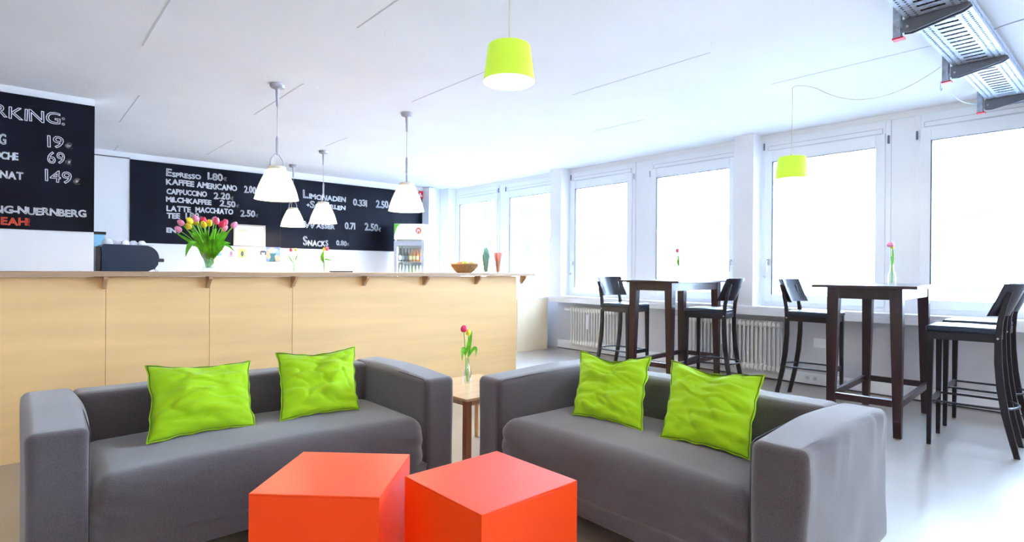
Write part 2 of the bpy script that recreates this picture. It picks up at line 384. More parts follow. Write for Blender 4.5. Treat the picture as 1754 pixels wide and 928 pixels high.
# ------------------------------------------------------------------ blackboards and chalk writing
_gl = {}
def glyph(ch):
    if ch in _gl: return _gl[ch]
    cu = bpy.data.curves.new('g', 'FONT'); cu.body = ch; cu.size = 1.0; cu.fill_mode = 'NONE'; cu.resolution_u = 3
    o = bpy.data.objects.new('g', cu); COL.objects.link(o)
    dg = bpy.context.evaluated_depsgraph_get(); ev = o.evaluated_get(dg); me = ev.to_mesh()
    vs = [v.co.copy() for v in me.vertices]; es = [tuple(e.vertices) for e in me.edges]; ev.to_mesh_clear()
    bpy.data.objects.remove(o); bpy.data.curves.remove(cu)
    if vs:
        x0 = min(v.x for v in vs); x1 = max(v.x for v in vs)
    else: x0, x1 = 0, 0.35
    _gl[ch] = (vs, es, x0, x1); return _gl[ch]
def chalk_line(parent, text, x0, x1, z, cap, small, y, th, m):
    CAPH = 0.72      # cap height of the built-in font for size 1
    items = []; u = 0.0
    for i, ch in enumerate(text):
        if ch == ' ': u += 0.4; continue
        c = ch.upper() if ch != 'l' or len(text) > 6 else 'l'
        sc = 1.0
        if small and i > (1 if text[0] == '+' else 0): sc = 0.62
        if ch == '€': sc = 0.5
        if small and ch == '+': sc = 0.5
        vs, es, a, b = glyph(c); wd = max(0.12, (b - a)) * sc
        items.append((vs, es, a, sc, u)); u += wd + 0.085 * (1 if sc == 1 else .7)
    tot = u - 0.07; kx = (x1 - x0) / tot; kz = cap / CAPH; mb = MB()
    rnd = random.Random(text + str(x0))
    for vs, es, a, sc, u0 in items:
        dz = rnd.uniform(-.04, .04); rot = rnd.uniform(-.05, .05)
        P = []
        for v in vs:
            px, pz = (v.x - a) * sc, v.y * sc
            px += pz * rot
            px += 0.014 * noise.noise(Vector((v.x * 3 + u0 * 5, v.y * 3, 1))); pz += 0.02 * noise.noise(Vector((v.x * 3, v.y * 3 + u0 * 7, 5)))
            P.append(Vector((x0 + (u0 + px) * kx, 0, z + (pz + dz) * kz)))
        for i, j in es:
            d = P[j] - P[i]
            if d.length < 1e-5: continue
            d.normalize(); nrm = Vector((-d.z, 0, d.x)) * th / 2; e = d * th * .3
            q = [P[i] - e + nrm, P[i] - e - nrm, P[j] + e - nrm, P[j] + e + nrm]
            mb.add([(p.x, y, p.z) for p in q], [(0, 1, 2, 3)])
    return mb.build('chalk_writing', m, parent, fix=False)
TXT_A = [('Espresso', 1.648, 2.088, 2.526, 0.105, 1), ('1.80€', 2.186, 2.439, 2.539, 0.103, 0), ('Kaffee', 1.649, 2.002, 2.41, 0.079, 0),
 ('Americano', 2.04, 2.59, 2.403, 0.082, 0), ('2.00€', 2.697, 2.902, 2.394, 0.107, 0), ('Cappuccino', 1.655, 2.171, 2.276, 0.075, 0),
 ('2.20€', 2.271, 2.533, 2.261, 0.098, 0), ('Milchkaffee', 1.65, 2.233, 2.162, 0.072, 0), ('2.50€', 2.351, 2.616, 2.151, 0.092, 0),
 ('Latte', 1.656, 1.962, 2.032, 0.077, 0), ('Macchiato', 2.026, 2.534, 2.042, 0.077, 0), ('2.50€', 2.646, 2.899, 2.024, 0.101, 0),
 ('Tee', 1.657, 1.821, 1.933, 0.075, 0), ('1.80€', 1.899, 2.108, 1.937, 0.089, 0), ('Ent', 1.658, 1.84, 1.723, 0.068, 0)]
TXT_B = [('Limonaden', 3.616, 4.352, 2.386, 0.135, 1), ('+Schorlen', 3.672, 4.346, 2.245, 0.115, 1), ('0.33l', 4.497, 4.762, 2.339, 0.115, 0),
 ('2.50€', 4.939, 5.237, 2.338, 0.133, 0), ('Wasser', 3.626, 4.156, 1.904, 0.111, 1), ('0.7l', 4.349, 4.539, 1.916, 0.114, 0),
 ('2.50€', 4.726, 5.032, 1.914, 0.131, 0), ('Snacks', 3.622, 4.042, 1.606, 0.149, 1), ('0.80€', 4.195, 4.419, 1.626, 0.084, 0)]
TXT_L = [('CO-WORKING:', -0.72, 0.357, 2.515, 0.105, 0), ('TAG', -0.186, -0.044, 2.283, 0.09, 0), ('WOCHE', -0.195, 0.036, 2.15, 0.064, 0),
 ('MONAT', -0.194, 0.071, 1.984, 0.064, 0), ('19€', 0.238, 0.41, 2.302, 0.106, 0), ('69€', 0.238, 0.403, 2.155, 0.106, 0),
 ('149€', 0.223, 0.464, 1.988, 0.108, 0), ('COWORKING-NUERNBERG', -0.55, 0.519, 1.684, 0.064, 0), ('YEAH!', -0.135, 0.117, 1.583, 0.065, 0)]
def blackboard(name, label, x0, x1, z0, z1, y, rows, th):
    t = thing(name, label, 'blackboard', (0, 0, 0))
    MB().box(x0, x1, y - 0.012, y, z0, z1).build('board_panel', BOARD, t, bevel=0.001)
    for r in rows:
        chalk_line(t, *r, y - 0.0135, th, CHALKR if r[0] == 'YEAH!' else CHALK)
    return t
blackboard('blackboard', 'wide blackboard with chalked coffee prices on the back wall', 1.214, 3.25, 1.562, 2.71, YB - 0.001, TXT_A, 0.0085)
blackboard('blackboard', 'wide blackboard with chalked lemonade and snack prices behind the fridge', 3.254, 5.915, 1.552, 2.69, YB - 0.001, TXT_B, 0.009)
blackboard('blackboard', 'near blackboard with large chalked day and month prices at the left edge', -1.6, 0.578, 1.548, 2.731, YL - 0.001, TXT_L, 0.0062)

# red sign high on the back wall
sg = thing('safety_sign', 'small red sign above the fridge, half behind a lamp', 'sign', (5.872, YB - 0.02, 2.65))
MB().box(-.05, .05, -.006, 0, -.07, .07).build('sign_plate', RED, sg)
MB().box(-.03, .0, -.008, -.005, -.04, .03).box(.012, .03, -.008, -.005, -.04, .0).build('pictogram', CHALK, sg)

# framed print, poster, postcards on the back wall
fr = thing('framed_map', 'pale map print in a thin wooden frame on the blackboard', 'picture', (2.775, YB - 0.014, 1.73))
MB().box(-.235, .235, -.02, 0, .145, .165).box(-.235, .235, -.02, 0, -.165, -.145).box(-.235, -.215, -.02, 0, -.145, .145).box(.215, .235, -.02, 0, -.145, .145).build('frame', mat('pale_frame_wood', (0.60, 0.50, 0.38), 0.5), fr, bevel=0.002)
MB().box(-.215, .215, -.012, 0, -.145, .145).build('print', mat('cream_paper', (0.88, 0.89, 0.86), 0.6), fr)
mg = mat('map_green', (0.68, 0.80, 0.45), 0.7); mgr = mat('map_grey', (0.70, 0.76, 0.74), 0.7)
rr = random.Random(3)
for (cx, cz, sx, sz, mm) in [(-.09, .07, .09, .03, mg), (-.03, -.02, .05, .02, mg), (.07, .03, .06, .022, mgr), (-.12, -.03, .05, .02, mgr), (.0, -.115, .018, .018, mg), (.12, -.04, .05, .018, mgr)]:
    k = 12; MB().add([(cx + sx * math.cos(2 * PI * i / k) * rr.uniform(.7, 1), -.0135, cz + sz * math.sin(2 * PI * i / k) * rr.uniform(.7, 1)) for i in range(k)], [tuple(range(k))]).build('map_area', mm, fr, fix=False)

po = thing('poster', 'colourful portrait poster of a red-haired figure in a dark dress', 'poster', (3.14, YB - 0.003, 1.47))
def flat(cx, cz, pts, m, parent, y, name='print'):
    return MB().add([(cx + a, y, cz + b) for a, b in pts], [tuple(range(len(pts)))]).build(name, m, parent, fix=False)
def ell(rx, rz, n=14, rot=0): return [(rx * math.cos(t) * math.cos(rot) - rz * math.sin(t) * math.sin(rot), rx * math.cos(t) * math.sin(rot) + rz * math.sin(t) * math.cos(rot)) for t in [2 * PI * i / n for i in range(n)]]
MB().box(-.11, .11, -.004, 0, -.145, .145).build('paper', mat('poster_blue', (0.12, 0.22, 0.62), 0.5, var=0.4, vscale=20), po)
flat(.06, -.09, ell(.045, .05), mat('poster_orange', (0.85, 0.30, 0.18), 0.5), po, -.0046); flat(-.07, -.02, ell(.035, .08), MATS['poster_orange'], po, -.0047)
flat(-.01, -.07, [(-.06, -.07), (.05, -.07), (.03, .02), (.06, .06), (-.05, .06), (-.03, .0)], mat('poster_teal', (0.01, 0.10, 0.12), 0.5), po, -.0052)
flat(0, .035, ell(.07, .028, rot=.1), mat('poster_skin', (0.85, 0.68, 0.60), 0.5), po, -.0056); flat(-.02, .075, ell(.024, .032), MATS['poster_skin'], po, -.006)
flat(-.024, .1, ell(.034, .022), mat('poster_hair', (0.62, 0.10, 0.05), 0.5), po, -.0064)

cards = [(2.345, 'small postcard with a rainbow stripe, first of the row', (0.85, 0.85, 0.92), [((0.02, .03), (.05, .016), .5, (0.9, .45, .1)), ((-.0, -.03), (.045, .02), .2, (.2, .5, .85))]),
         (2.515, 'small pink postcard, second of the row on the white wall', (0.80, 0.66, 0.72), [((0, -.01), (.02, .035), 0, (.35, .2, .3)), ((0, -.05), (.04, .012), 0, (.75, .35, .4))]),
         (2.675, 'small yellow-green postcard with a dark tree shape, middle of the row', (0.62, 0.72, 0.15), [((0, -.01), (.022, .045), 0, (.05, .06, .1))]),
         (2.83, 'small pale postcard with a faint face, fourth of the row', (0.86, 0.84, 0.82), [((-.01, -.03), (.018, .02), 0, (.45, .35, .35)), ((.005, .03), (.022, .02), 0, (.75, .7, .68))]),
         (2.985, 'small white postcard with a black silhouette, beside the poster', (0.88, 0.88, 0.90), [((0, .03), (.05, .018), 0, (.03, .03, .06)), ((-.035, .0), (.012, .03), .2, (.03, .03, .06)), ((.035, .0), (.012, .03), -.2, (.03, .03, .06))])]
cards = [(2.19, 'dark blue postcard half hidden behind the big vase', (0.15, 0.2, 0.4), [((0, 0), (.03, .03), 0, (.05, .06, .12))])] + cards
for i, (x, lab, col, marks) in enumerate(cards):
    t = thing('postcard', lab, 'postcard', (x, YB - 0.001, 1.455), 0, 'postcards in a row on the back wall')
    MB().box(-.05, .05, -.003, 0, -.07, .07).build('card', mat('card_%s' % 'abcdefg'[i], col, 0.6), t)
    for k, (c, r, rot, mc) in enumerate(marks): flat(c[0], c[1], ell(*r, rot=rot), mat('card_print_%.2f_%.2f_%.2f' % mc, mc, 0.6), t, -.0036 - .0003 * k)

# ------------------------------------------------------------------ drinks fridge
FX, FY, FA = 5.02, 8.86, math.radians(-43)
fg = thing('drinks_fridge', 'upright white glass-door drinks fridge at the end of the boards', 'fridge', (FX, FY, 0), FA)
wd, dp, hh = 0.53, 0.56, 2.02
MB().box(0, wd, 0.05, dp, 0, 0.10).box(0, 0.04, 0.05, dp, .1, hh).box(wd - .04, wd, .05, dp, .1, hh).box(.04, wd - .04, dp - .04, dp, .1, hh).box(.04, wd - .04, .05, dp - .04, hh - .24, hh).box(.04, wd - .04, .05, dp - .04, .1, .14).build('cabinet', SILL, fg, bevel=0.004)
MB().box(0, wd, 0.0, 0.05, 1.745, hh).build('header_sign', emit('lit_header_white', (0.95, 1.0, 0.95), 0.15), fg, bevel=0.004)
flat(.05, 1.965, [(-.048, .05), (.06, .05), (.02, .02), (-.01, -.03), (-.048, -.16)], mat('header_green', (0.18, 0.65, 0.06), 0.5), fg, -.001, 'header_print')
flat(.43, 1.90, ell(.05, .055), mat('header_red', (0.85, 0.16, 0.06), 0.5), fg, -.001, 'header_print')
flat(.43, 1.895, [(-.028, -.02), (-.012, -.035), (-.01, .0), (.01, .0), (.012, -.035), (.028, -.02), (.02, .03), (-.02, .03)], CHALK, fg, -.002, 'header_print')
DG = mat('grey_door_frame', (0.55, 0.58, 0.66), 0.4)
MB().box(0.0, .05, 0, .045, .12, 1.72).box(wd - .05, wd, 0, .045, .12, 1.72).box(.05, wd - .05, 0, .045, 1.64, 1.72).box(.05, wd - .05, 0, .045, .12, .2).build('door_frame', DG, fg, bevel=0.003)
MB().box(.05, wd - .05, .02, .026, .2, 1.64).build('glass', GLASS, fg)
MB().box(.045, .055, .055, .065, .2, 1.62).box(wd - .055, wd - .045, .055, .065, .2, 1.62).build('light_strip', emit('fridge_light', (0.85, 1.0, 0.85), 8), fg)
SH = [1.36, 1.07, 0.78]
for z in SH: MB().box(.042, wd - .042, .08, dp - .045, z - .012, z).build('shelf', METAL, fg)
def bottle(x, y, z, col, capc, label, h=0.23, r=0.027):
    t = thing('bottle', label, 'bottle', (x, y, z), 0, 'bottles in the drinks fridge')
    MB().lathe([(r, 0), (r, h * .52), (r * .95, h * .6), (r * .42, h * .78), (r * .40, h)], 12, cap0=True, cap1=True).build('body', mat('bottle_%.2f_%.2f_%.2f' % col, col, 0.15), t, smooth=True)
    MB().lathe([(r * 1.03, h * .15), (r * 1.03, h * .45)], 12).build('bottle_label', mat('lab_%.2f_%.2f_%.2f' % capc, capc, 0.5), t, smooth=True)
    MB().lathe([(r * .46, h * .97), (r * .46, h * 1.03)], 10, cap0=True, cap1=True).build('cap', BLACKP, t)
ordn = ['leftmost', 'second', 'third', 'fourth', 'fifth', 'sixth', 'rightmost']
for r_, (z, cols) in enumerate([(SH[0], [((.03, .03, .04), (.75, .8, .75)), ((.03, .03, .04), (.2, .25, .3)), ((.02, .02, .03), (.15, .15, .2)), ((.35, .16, .03), (.9, .7, .3)), ((.6, .22, .03), (.85, .8, .5)), ((.55, .15, .04), (.95, .75, .3)), ((.45, .2, .03), (.3, .1, .15))]),
                                (SH[1], [((.65, .78, .9), (.5, .55, .85)), ((.65, .78, .9), (.55, .6, .9)), ((.7, .8, .9), (.45, .5, .85)), ((.75, .85, .6), (.8, .9, .6)), ((.8, .9, .6), (.85, .9, .5)), ((.8, .88, .7), (.85, .9, .7)), ((.85, .9, .75), (.9, .9, .7))]),
                                (SH[2], [((.7, .8, .75), (.9, .9, .9)), ((.75, .15, .05), (.8, .3, .1)), ((.6, .08, .06), (.6, .1, .1)), ((.2, .5, .1), (.4, .6, .2)), ((.35, .6, .1), (.6, .7, .2)), ((.5, .75, .1), (.7, .8, .2)), ((.6, .8, .2), (.8, .9, .3))])]):
    for i, (c, l) in enumerate(cols):
        lx_, ly_ = .085 + i * .060, .14
        bottle(FX + lx_ * math.cos(FA) - ly_ * math.sin(FA), FY + lx_ * math.sin(FA) + ly_ * math.cos(FA), z, c, l, '%s bottle on the %s shelf of the drinks fridge' % (ordn[i], ['top', 'second', 'third'][r_]))

# ------------------------------------------------------------------ coffee machine and cups behind the bar
cm = thing('coffee_machine', 'dark blue-black espresso machine behind the bar', 'coffee machine', (0.66, 7.02, 0.96))
DK = mat('dark_blue_enamel', (0.006, 0.018, 0.045), 0.35, spec=0.3)
prof = [(0.0, 0.06), (0.40, 0.06), (0.40, 0.22), (0.46, 0.245), (0.49, 0.29), (0.50, 0.36)] + [(0.50 - .13 + .13 * math.cos(a), .36 + .13 * math.sin(a)) for a in [i * PI / 16 for i in range(1, 9)]] + [(0.02, 0.495), (0.0, 0.47)]
MB().prism([(u + 0.015, v) for u, v in prof], lambda u, v, q: (u, 0.52 * q, v)).build('housing', DK, cm, smooth=True)
MB().box(-.03, 0.012, 0.02, .5, .06, .47).build('rear_panel', BLACKP, cm, bevel=0.004)
MB().box(0.0, .55, .0, .5, 0, .06).build('drip_tray', METAL, cm, bevel=0.004)
MB().tube([(.44, .12, .235), (.44, .12, .17)], .035, 14).tube([(.44, .36, .235), (.44, .36, .17)], .035, 14).build('brew_group', METAL, cm, smooth=True)
for y in (.12, .36): MB().tube([(.45, y, .20), (.50, y, .20), (.62, y, .195)], [.012, .014, .017], 10).build('portafilter_handle', BLACKP, cm, smooth=True)
MB().box(.50, .57, .05, .10, .32, .355).build('steam_knob', BLACKP, cm, bevel=0.006)
MB().tube([(.50, .2, .25), (.54, .2, .22), (.57, .2, .10)], .006, 8).tube([(.49, .05, .25), (.5, .05, .2), (.45, .05, .08)], .006, 8).build('steam_pipe', METAL, cm, smooth=True)
CER = mat('white_cup_ceramic', (0.85, 0.86, 0.9), 0.25)
cuplabs = ['white cup stack upside down at the left end of the espresso machine', 'white cup upside down on the espresso machine, second from the left', 'white cup upside down in the middle of the espresso machine',
           'white cup upside down right of the middle on the espresso machine', 'white cup upside down at the right end of the espresso machine']
for i, (x, y, s) in enumerate([(.735, 7.13, 1.15), (.81, 7.2, 1.0), (.885, 7.12, .95), (.965, 7.18, .95), (1.035, 7.14, .95)]):
    t = thing('cup', cuplabs[i], 'cup', (x, y, 1.4552), i * 1.3, 'cups on the espresso machine'); t.scale = (s * .9, s * .9, s * .9)
    MB().lathe([(.045, 0), (.046, .01), (.04, .035), (.025, .052), (.022, .055)], 20, cap1=True).build('bowl', CER, t, smooth=True)
    MB().tube([(.044, 0, .012), (.062, 0, .014), (.066, 0, .028), (.054, 0, .038), (.038, 0, .036)], .004, 6).build('handle', CER, t, smooth=True)
sc = MB().box(1.085, 1.2, 7.1, 7.22, 1.4552, 1.463).build('saucer_stack', CER, bevel=0.003); sc.location = (-.06, 0, 0); tag(sc, 'flat white saucers at the right end of the machine', 'saucers')
bx = thing('storage_box', 'light blue box with a dark lid on a shelf behind the machine', 'box', (0.60, 7.9, 1.2))
MB().box(0, .19, 0, .25, 0, .39).build('body', mat('light_blue_card', (0.30, 0.62, 0.82), 0.6), bx, bevel=0.003)
MB().box(-.01, .20, -.01, .26, .39, .42).build('lid', BLACKP, bx, bevel=0.002)
sh = MB().box(0.585, 0.85, 7.85, 8.2, 0, 1.2).build('side_cupboard', SILL, bevel=0.003); tag(sh, 'white cupboard behind the near board wall carrying the blue box', 'cupboard')

# ------------------------------------------------------------------ tulips, vases
def bez(p0, p1, p2, n=10):
    p0, p1, p2 = Vector(p0), Vector(p1), Vector(p2)
    return [p0 * (1 - t) ** 2 + p1 * 2 * t * (1 - t) + p2 * t * t for t in [i / n for i in range(n + 1)]]
def leaf_mb(pts, w, fold=0.25, side=None):
    mb = MB(); n = len(pts); vs = []
    for i, p in enumerate(pts):
        t = (pts[min(i + 1, n - 1)] - pts[max(i - 1, 0)]).normalized()
        s = side or t.cross(Vector((0.66, 0.75, 0)))
        s = (s - t * s.dot(t))
        if s.length < 1e-3: s = Vector((1, 0, 0))
        s.normalize(); nn = t.cross(s)
        k = i / (n - 1); ww = w * (math.sin(PI * (0.12 + 0.88 * k)) ** 0.8 + 0.02) if k < 1 else 0.0008
        vs += [p + s * ww + nn * ww * fold, p, p - s * ww + nn * ww * fold]
    fs = []
    for i in range(n - 1):
        a = i * 3; fs += [(a, a + 1, a + 4, a + 3), (a + 1, a + 2, a + 5, a + 4)]
    return mb.add(vs, fs)
def bloom_mb(r, h, n=18, open_=0.0, ph=0.0):
    mb = MB(); prof = [(0.0, 0), (.55, .03), (.88, .18), (1.0, .40), (.93, .62), (.74 + open_, .82), (.45 + open_, .97), (.30 + open_, 1.0)]
    vs = []
    for k, (a, z) in enumerate(prof):
        for j in range(n):
            t = 2 * PI * j / n; lob = 1 + 0.10 * z * math.cos(3 * t + ph); zz = z + (0.07 * math.cos(3 * t + ph) if k >= 5 else 0)
            vs.append((a * r * lob * math.cos(t), a * r * lob * math.sin(t), zz * h))
    fs = [(i * n + j, i * n + (j + 1) % n, (i + 1) * n + (j + 1) % n, (i + 1) * n + j) for i in range(len(prof) - 1) for j in range(n)]
    fs.append(tuple((len(prof) - 1) * n + j for j in range(n)))
    return mb.add(vs, fs)
def tulip(base, tip, col, label, leaves=(), group=None, r=0.021, h=0.048, bend=(0, 0), sr=0.0032):
    t = thing('tulip', label, 'flower', base, 0, group)
    b, e = Vector(base), Vector(tip); mid = (b + e) / 2 + Vector((bend[0], bend[1], 0.02))
    pts = [p - b for p in bez(b, mid, e)]
    MB().tube(pts, sr, 7).build('stem', STEM, t, smooth=True)
    bo = bloom_mb(r, h, ph=random.uniform(0, 6), open_=random.uniform(-.05, .12)).build('bloom', PET[col], t, smooth=True, loc=pts[-1])
    d = (pts[-1] - pts[-2]).normalized(); bo.rotation_euler = d.to_track_quat('Z', 'Y').to_euler()
    for (frac, c, tp, w) in leaves:      # start fraction on the stem, control, tip (absolute), half width
        s = pts[int(frac * 10)]
        leaf_mb(bez(s, Vector(c) - b, Vector(tp) - b, 12), w).build('leaf', LEAF, t, smooth=True, fix=False)
    return t
VX, VY = 1.135, 4.80
vz = thing('glass_vase', 'large flared glass vase holding the tulip bouquet on the bar', 'vase', (VX, VY, ZT))
MB().lathe([(.036, 0), (.05, .003), (.052, .012), (.043, .03), (.040, .06), (.046, .10), (.056, .15), (.066, .20), (.0665, .201), (.063, .2), (.053, .15), (.043, .10), (.037, .06), (.038, .03)], 28, cap0=True).build('glass', VGLASS, vz, smooth=True)
MB().lathe([(.0355, .028), (.036, .06), (.042, .10)], 20, cap0=True, cap1=True).build('water', thin_glass('water', (0.93, 0.97, 0.93), 0.02), vz, smooth=True)
BQ = [('lp', 0.941, 1.488, 'pale pink tulip drooping lowest at the left of the bouquet'), ('lp', 0.966, 1.538, 'pale pink tulip at upper left of the bouquet'), ('y', 0.99, 1.543, 'yellow tulip beside the upper left pale pink one'),
      ('y', 1.018, 1.515, 'yellow tulip low at left centre of the bouquet'), ('y', 1.041, 1.542, 'yellow tulip just under the top left centre blooms'), ('lp', 1.037, 1.565, 'pale pink tulip peeping up behind the yellow ones'),
      ('lp', 1.064, 1.566, 'small pale pink tulip left of the deep pink top bloom'), ('y', 1.077, 1.52, 'long yellow tulip below the deep pink top bloom'), ('dp', 1.102, 1.557, 'deep pink tulip at the top centre of the bouquet'),
      ('y', 1.136, 1.54, 'yellow-green tulip right of the top centre bloom'), ('p', 1.156, 1.55, 'pink tulip right of the bouquet centre, partly hidden'), ('lp', 1.183, 1.571, 'pale pink tulip standing highest right of centre'),
      ('dp', 1.196, 1.530, 'deep pink tulip below the highest pale pink one'), ('p', 1.226, 1.547, 'open pink tulip at upper right of the bouquet'), ('lp', 1.242, 1.513, 'pale pink tulip hanging low at right'),
      ('lp', 1.265, 1.532, 'pale pink tulip between the two right pink ones'), ('p', 1.307, 1.542, 'pink tulip furthest out on the right of the bouquet')]
LV = {0: [(.5, (1.0, 4.78, 1.42), (0.90, 4.76, 1.475), .012), (.55, (0.98, 4.7, 1.46), (0.953, 4.70, 1.30), .022)],
      2: [(.35, (1.03, 4.74, 1.50), (1.0, 4.73, 1.47), .020)], 3: [(.5, (1.02, 4.72, 1.47), (0.99, 4.70, 1.45), .024)], 5: [(.3, (1.03, 4.8, 1.5), (1.02, 4.82, 1.53), .018)],
      7: [(.35, (1.10, 4.70, 1.46), (1.06, 4.68, 1.41), .024)], 8: [(.3, (1.10, 4.74, 1.45), (1.09, 4.74, 1.52), .020)], 9: [(.45, (1.14, 4.68, 1.50), (1.165, 4.68, 1.31), .019)],
      10: [(.4, (1.14, 4.74, 1.5), (1.17, 4.74, 1.52), .020)], 12: [(.35, (1.17, 4.74, 1.45), (1.21, 4.73, 1.50), .020)], 13: [(.4, (1.2, 4.78, 1.45), (1.245, 4.78, 1.51), .020)],
      14: [(.55, (1.19, 4.72, 1.43), (1.262, 4.72, 1.41), .012), (.55, (1.22, 4.72, 1.45), (1.285, 4.70, 1.345), .011)], 16: [(.45, (1.2, 4.8, 1.42), (1.28, 4.8, 1.52), .019)]}
for i, (c, x, z, lab) in enumerate(BQ):
    a = 2 * PI * i * 0.381966; rb = 0.024
    yy = VY + (0.09 * math.sin(i * 2.4)) - 0.01
    base = (VX + rb * math.cos(a), VY + rb * math.sin(a), ZT + 0.034)
    lv = list(LV.get(i, [(.35, (x * .4 + VX * .6, yy, 1.44), (x * .8 + VX * .2, yy - .02, 1.50), .014)]))
    lv.append((.2, (x * .3 + VX * .7, yy - .03, 1.36), (x * .62 + VX * .38, yy - .04, 1.41 + .05 * ((i * 7) % 3)), .014))
    tulip(base, (x, yy, z - 0.0), c, lab, lv, 'tulips in the big vase', r=0.022, h=0.05, bend=((VX - x) * .25, 0))

def bud_vase(x, y, z, label, h=0.16):
    t = thing('bud_vase', label, 'vase', (x, y, z), 0, 'small bud vases')
    MB().lathe([(.024, 0), (.028, .004), (.030, .02), (.029, h * .45), (.02, h * .65), (.013, h * .78), (.014, h), (.012, h), (.011, h * .78), (.018, h * .65), (.027, h * .45), (.027, .012)], 20, cap0=True).build('glass', VGLASS, t, smooth=True)
bud_vase(1.775, 4.80, ZT, 'clear bud vase on the bar nearer the bouquet', .10)
tulip((1.775, 4.80, ZT + .008), (1.755, 4.80, 1.362), 'r', 'red tulip in the bud vase nearer the bouquet', [(.45, (1.73, 4.8, 1.31), (1.735, 4.8, 1.35), .005)], None, .012, .027, (.01, 0), .002)
tulip((1.779, 4.80, ZT + .008), (1.79, 4.80, 1.366), 'y', 'yellow tulip in the bud vase nearer the bouquet', [(.5, (1.8, 4.8, 1.30), (1.81, 4.8, 1.36), .005)], None, .010, .026, (0, 0), .002)
bud_vase(2.04, 4.80, ZT, 'clear bud vase on the bar below the snack prices', .10)
tulip((2.04, 4.80, ZT + .008), (2.06, 4.80, 1.378), 'p', 'pink tulip in the bud vase below the snack prices', [(.5, (2.06, 4.8, 1.31), (2.10, 4.79, 1.29), .007)], None, .015, .035, (-.01, 0), .0022)
tulip((2.037, 4.80, ZT + .008), (2.035, 4.80, 1.372), 'y', 'yellow-green tulip in the bud vase below the snack prices', [(.45, (2.0, 4.79, 1.32), (2.03, 4.79, 1.375), .014)], None, .011, .032, (0, 0), .0022)
bud_vase(5.50, 3.50, 1.125, 'clear bud vase on the left high table')
tulip((5.50, 3.50, 1.135), (5.477, 3.50, 1.43), 'p', 'pink tulip in the vase on the left high table', [(.5, (5.47, 3.50, 1.33), (5.49, 3.49, 1.42), .010), (.4, (5.52, 3.5, 1.3), (5.50, 3.5, 1.40), .008)], None, .018, .04)
bud_vase(5.68, 1.53, 1.125, 'clear bud vase on the right high table')
tulip((5.68, 1.53, 1.135), (5.64, 1.53, 1.445), 'lp', 'open pale pink tulip in the vase on the right high table', [(.6, (5.66, 1.53, 1.38), (5.652, 1.53, 1.34), .008)], None, .030, .038, (.01, 0))
tulip((5.684, 1.53, 1.135), (5.69, 1.53, 1.43), 'y', 'yellow tulip in the vase on the right high table', [(.5, (5.70, 1.53, 1.34), (5.695, 1.53, 1.44), .009)], None, .013, .04)

# fruit basket
fb = thing('fruit_basket', 'round wicker basket of fruit on the bar', 'basket', (3.552, 4.80, ZT))
WK = mat('wicker', (0.40, 0.24, 0.09), 0.6, var=0.35, vscale=60, stretch=(1, 1, 4))
MB().lathe([(.0, .004), (.075, .0), (.082, .01), (.078, .012), (.0, .008)], 28).build('base', WK, fb, smooth=True)
MB().lathe([(.0, .0105), (.074, .0105), (.101, .032), (.123, .062), (.136, .086)], 32).build('lining', WK, fb, smooth=True)
mb = MB(); nst = 30
for i in range(nst):
    a = 2 * PI * i / nst; ca, sa = math.cos(a), math.sin(a)
    mb.tube([(r * ca, r * sa, z) for r, z in [(.078, .006), (.105, .03), (.128, .06), (.142, .088)]], .0045, 5)
mb.build('rib', WK, fb, smooth=True)
mb = MB()
for r, z in [(.09, .018), (.103, .03), (.115, .043), (.127, .057), (.135, .072)]:
    mb.tube([((r + .003 * (-1) ** j) * math.cos(2 * PI * j / 60), (r + .003 * (-1) ** j) * math.sin(2 * PI * j / 60), z) for j in range(60)], .0052, 5, closed=True)
mb.build('weave', WK, fb, smooth=True)
MB().tube([(.144 * math.cos(2 * PI * j / 40), .144 * math.sin(2 * PI * j / 40), .09) for j in range(40)], .008, 8, closed=True).build('rim', WK, fb, smooth=True)
FR = [(-.085, -.03, .085, (0.85, .13, .03), 'red apple', 'at the left edge'), (-.045, -.06, .086, (.30, .60, .02), 'green apple', 'left of the middle'), (.0, .02, .098, (.33, .62, .02), 'green apple', 'at the back of the middle'),
      (.02, -.065, .083, (.85, .33, .12), 'orange peach', 'at the front of the middle'), (.07, -.02, .092, (.40, .66, .03), 'green apple', 'right of the middle'), (.10, -.045, .08, (.30, .58, .03), 'green apple', 'at the right edge'), (.045, .045, .09, (.8, .15, .06), 'red apple', 'behind the green one at the right'), (-.04, .05, .085, (.36, .6, .03), 'green apple', 'at the back left')]
for x, y, z, c, nm, wh in FR:
    t = thing(nm.split()[1], '%s in the wicker basket, %s' % (nm, wh), 'fruit', (3.552 + x, 4.80 + y, ZT + z - .035), 0, 'fruit in the wicker basket')
    MB().lathe([(.001, .012), (.012, .004), (.026, .008), (.035, .028), (.034, .045), (.022, .062), (.008, .06), (.001, .054)], 16).build('flesh', mat('fruit_%.2f_%.2f_%.2f' % c, c, .35, var=.15, vscale=25), t, smooth=True)
    MB().tube([(0, 0, .054), (.003, 0, .072)], .0015, 5).build('stalk', PLYEDGE, t)

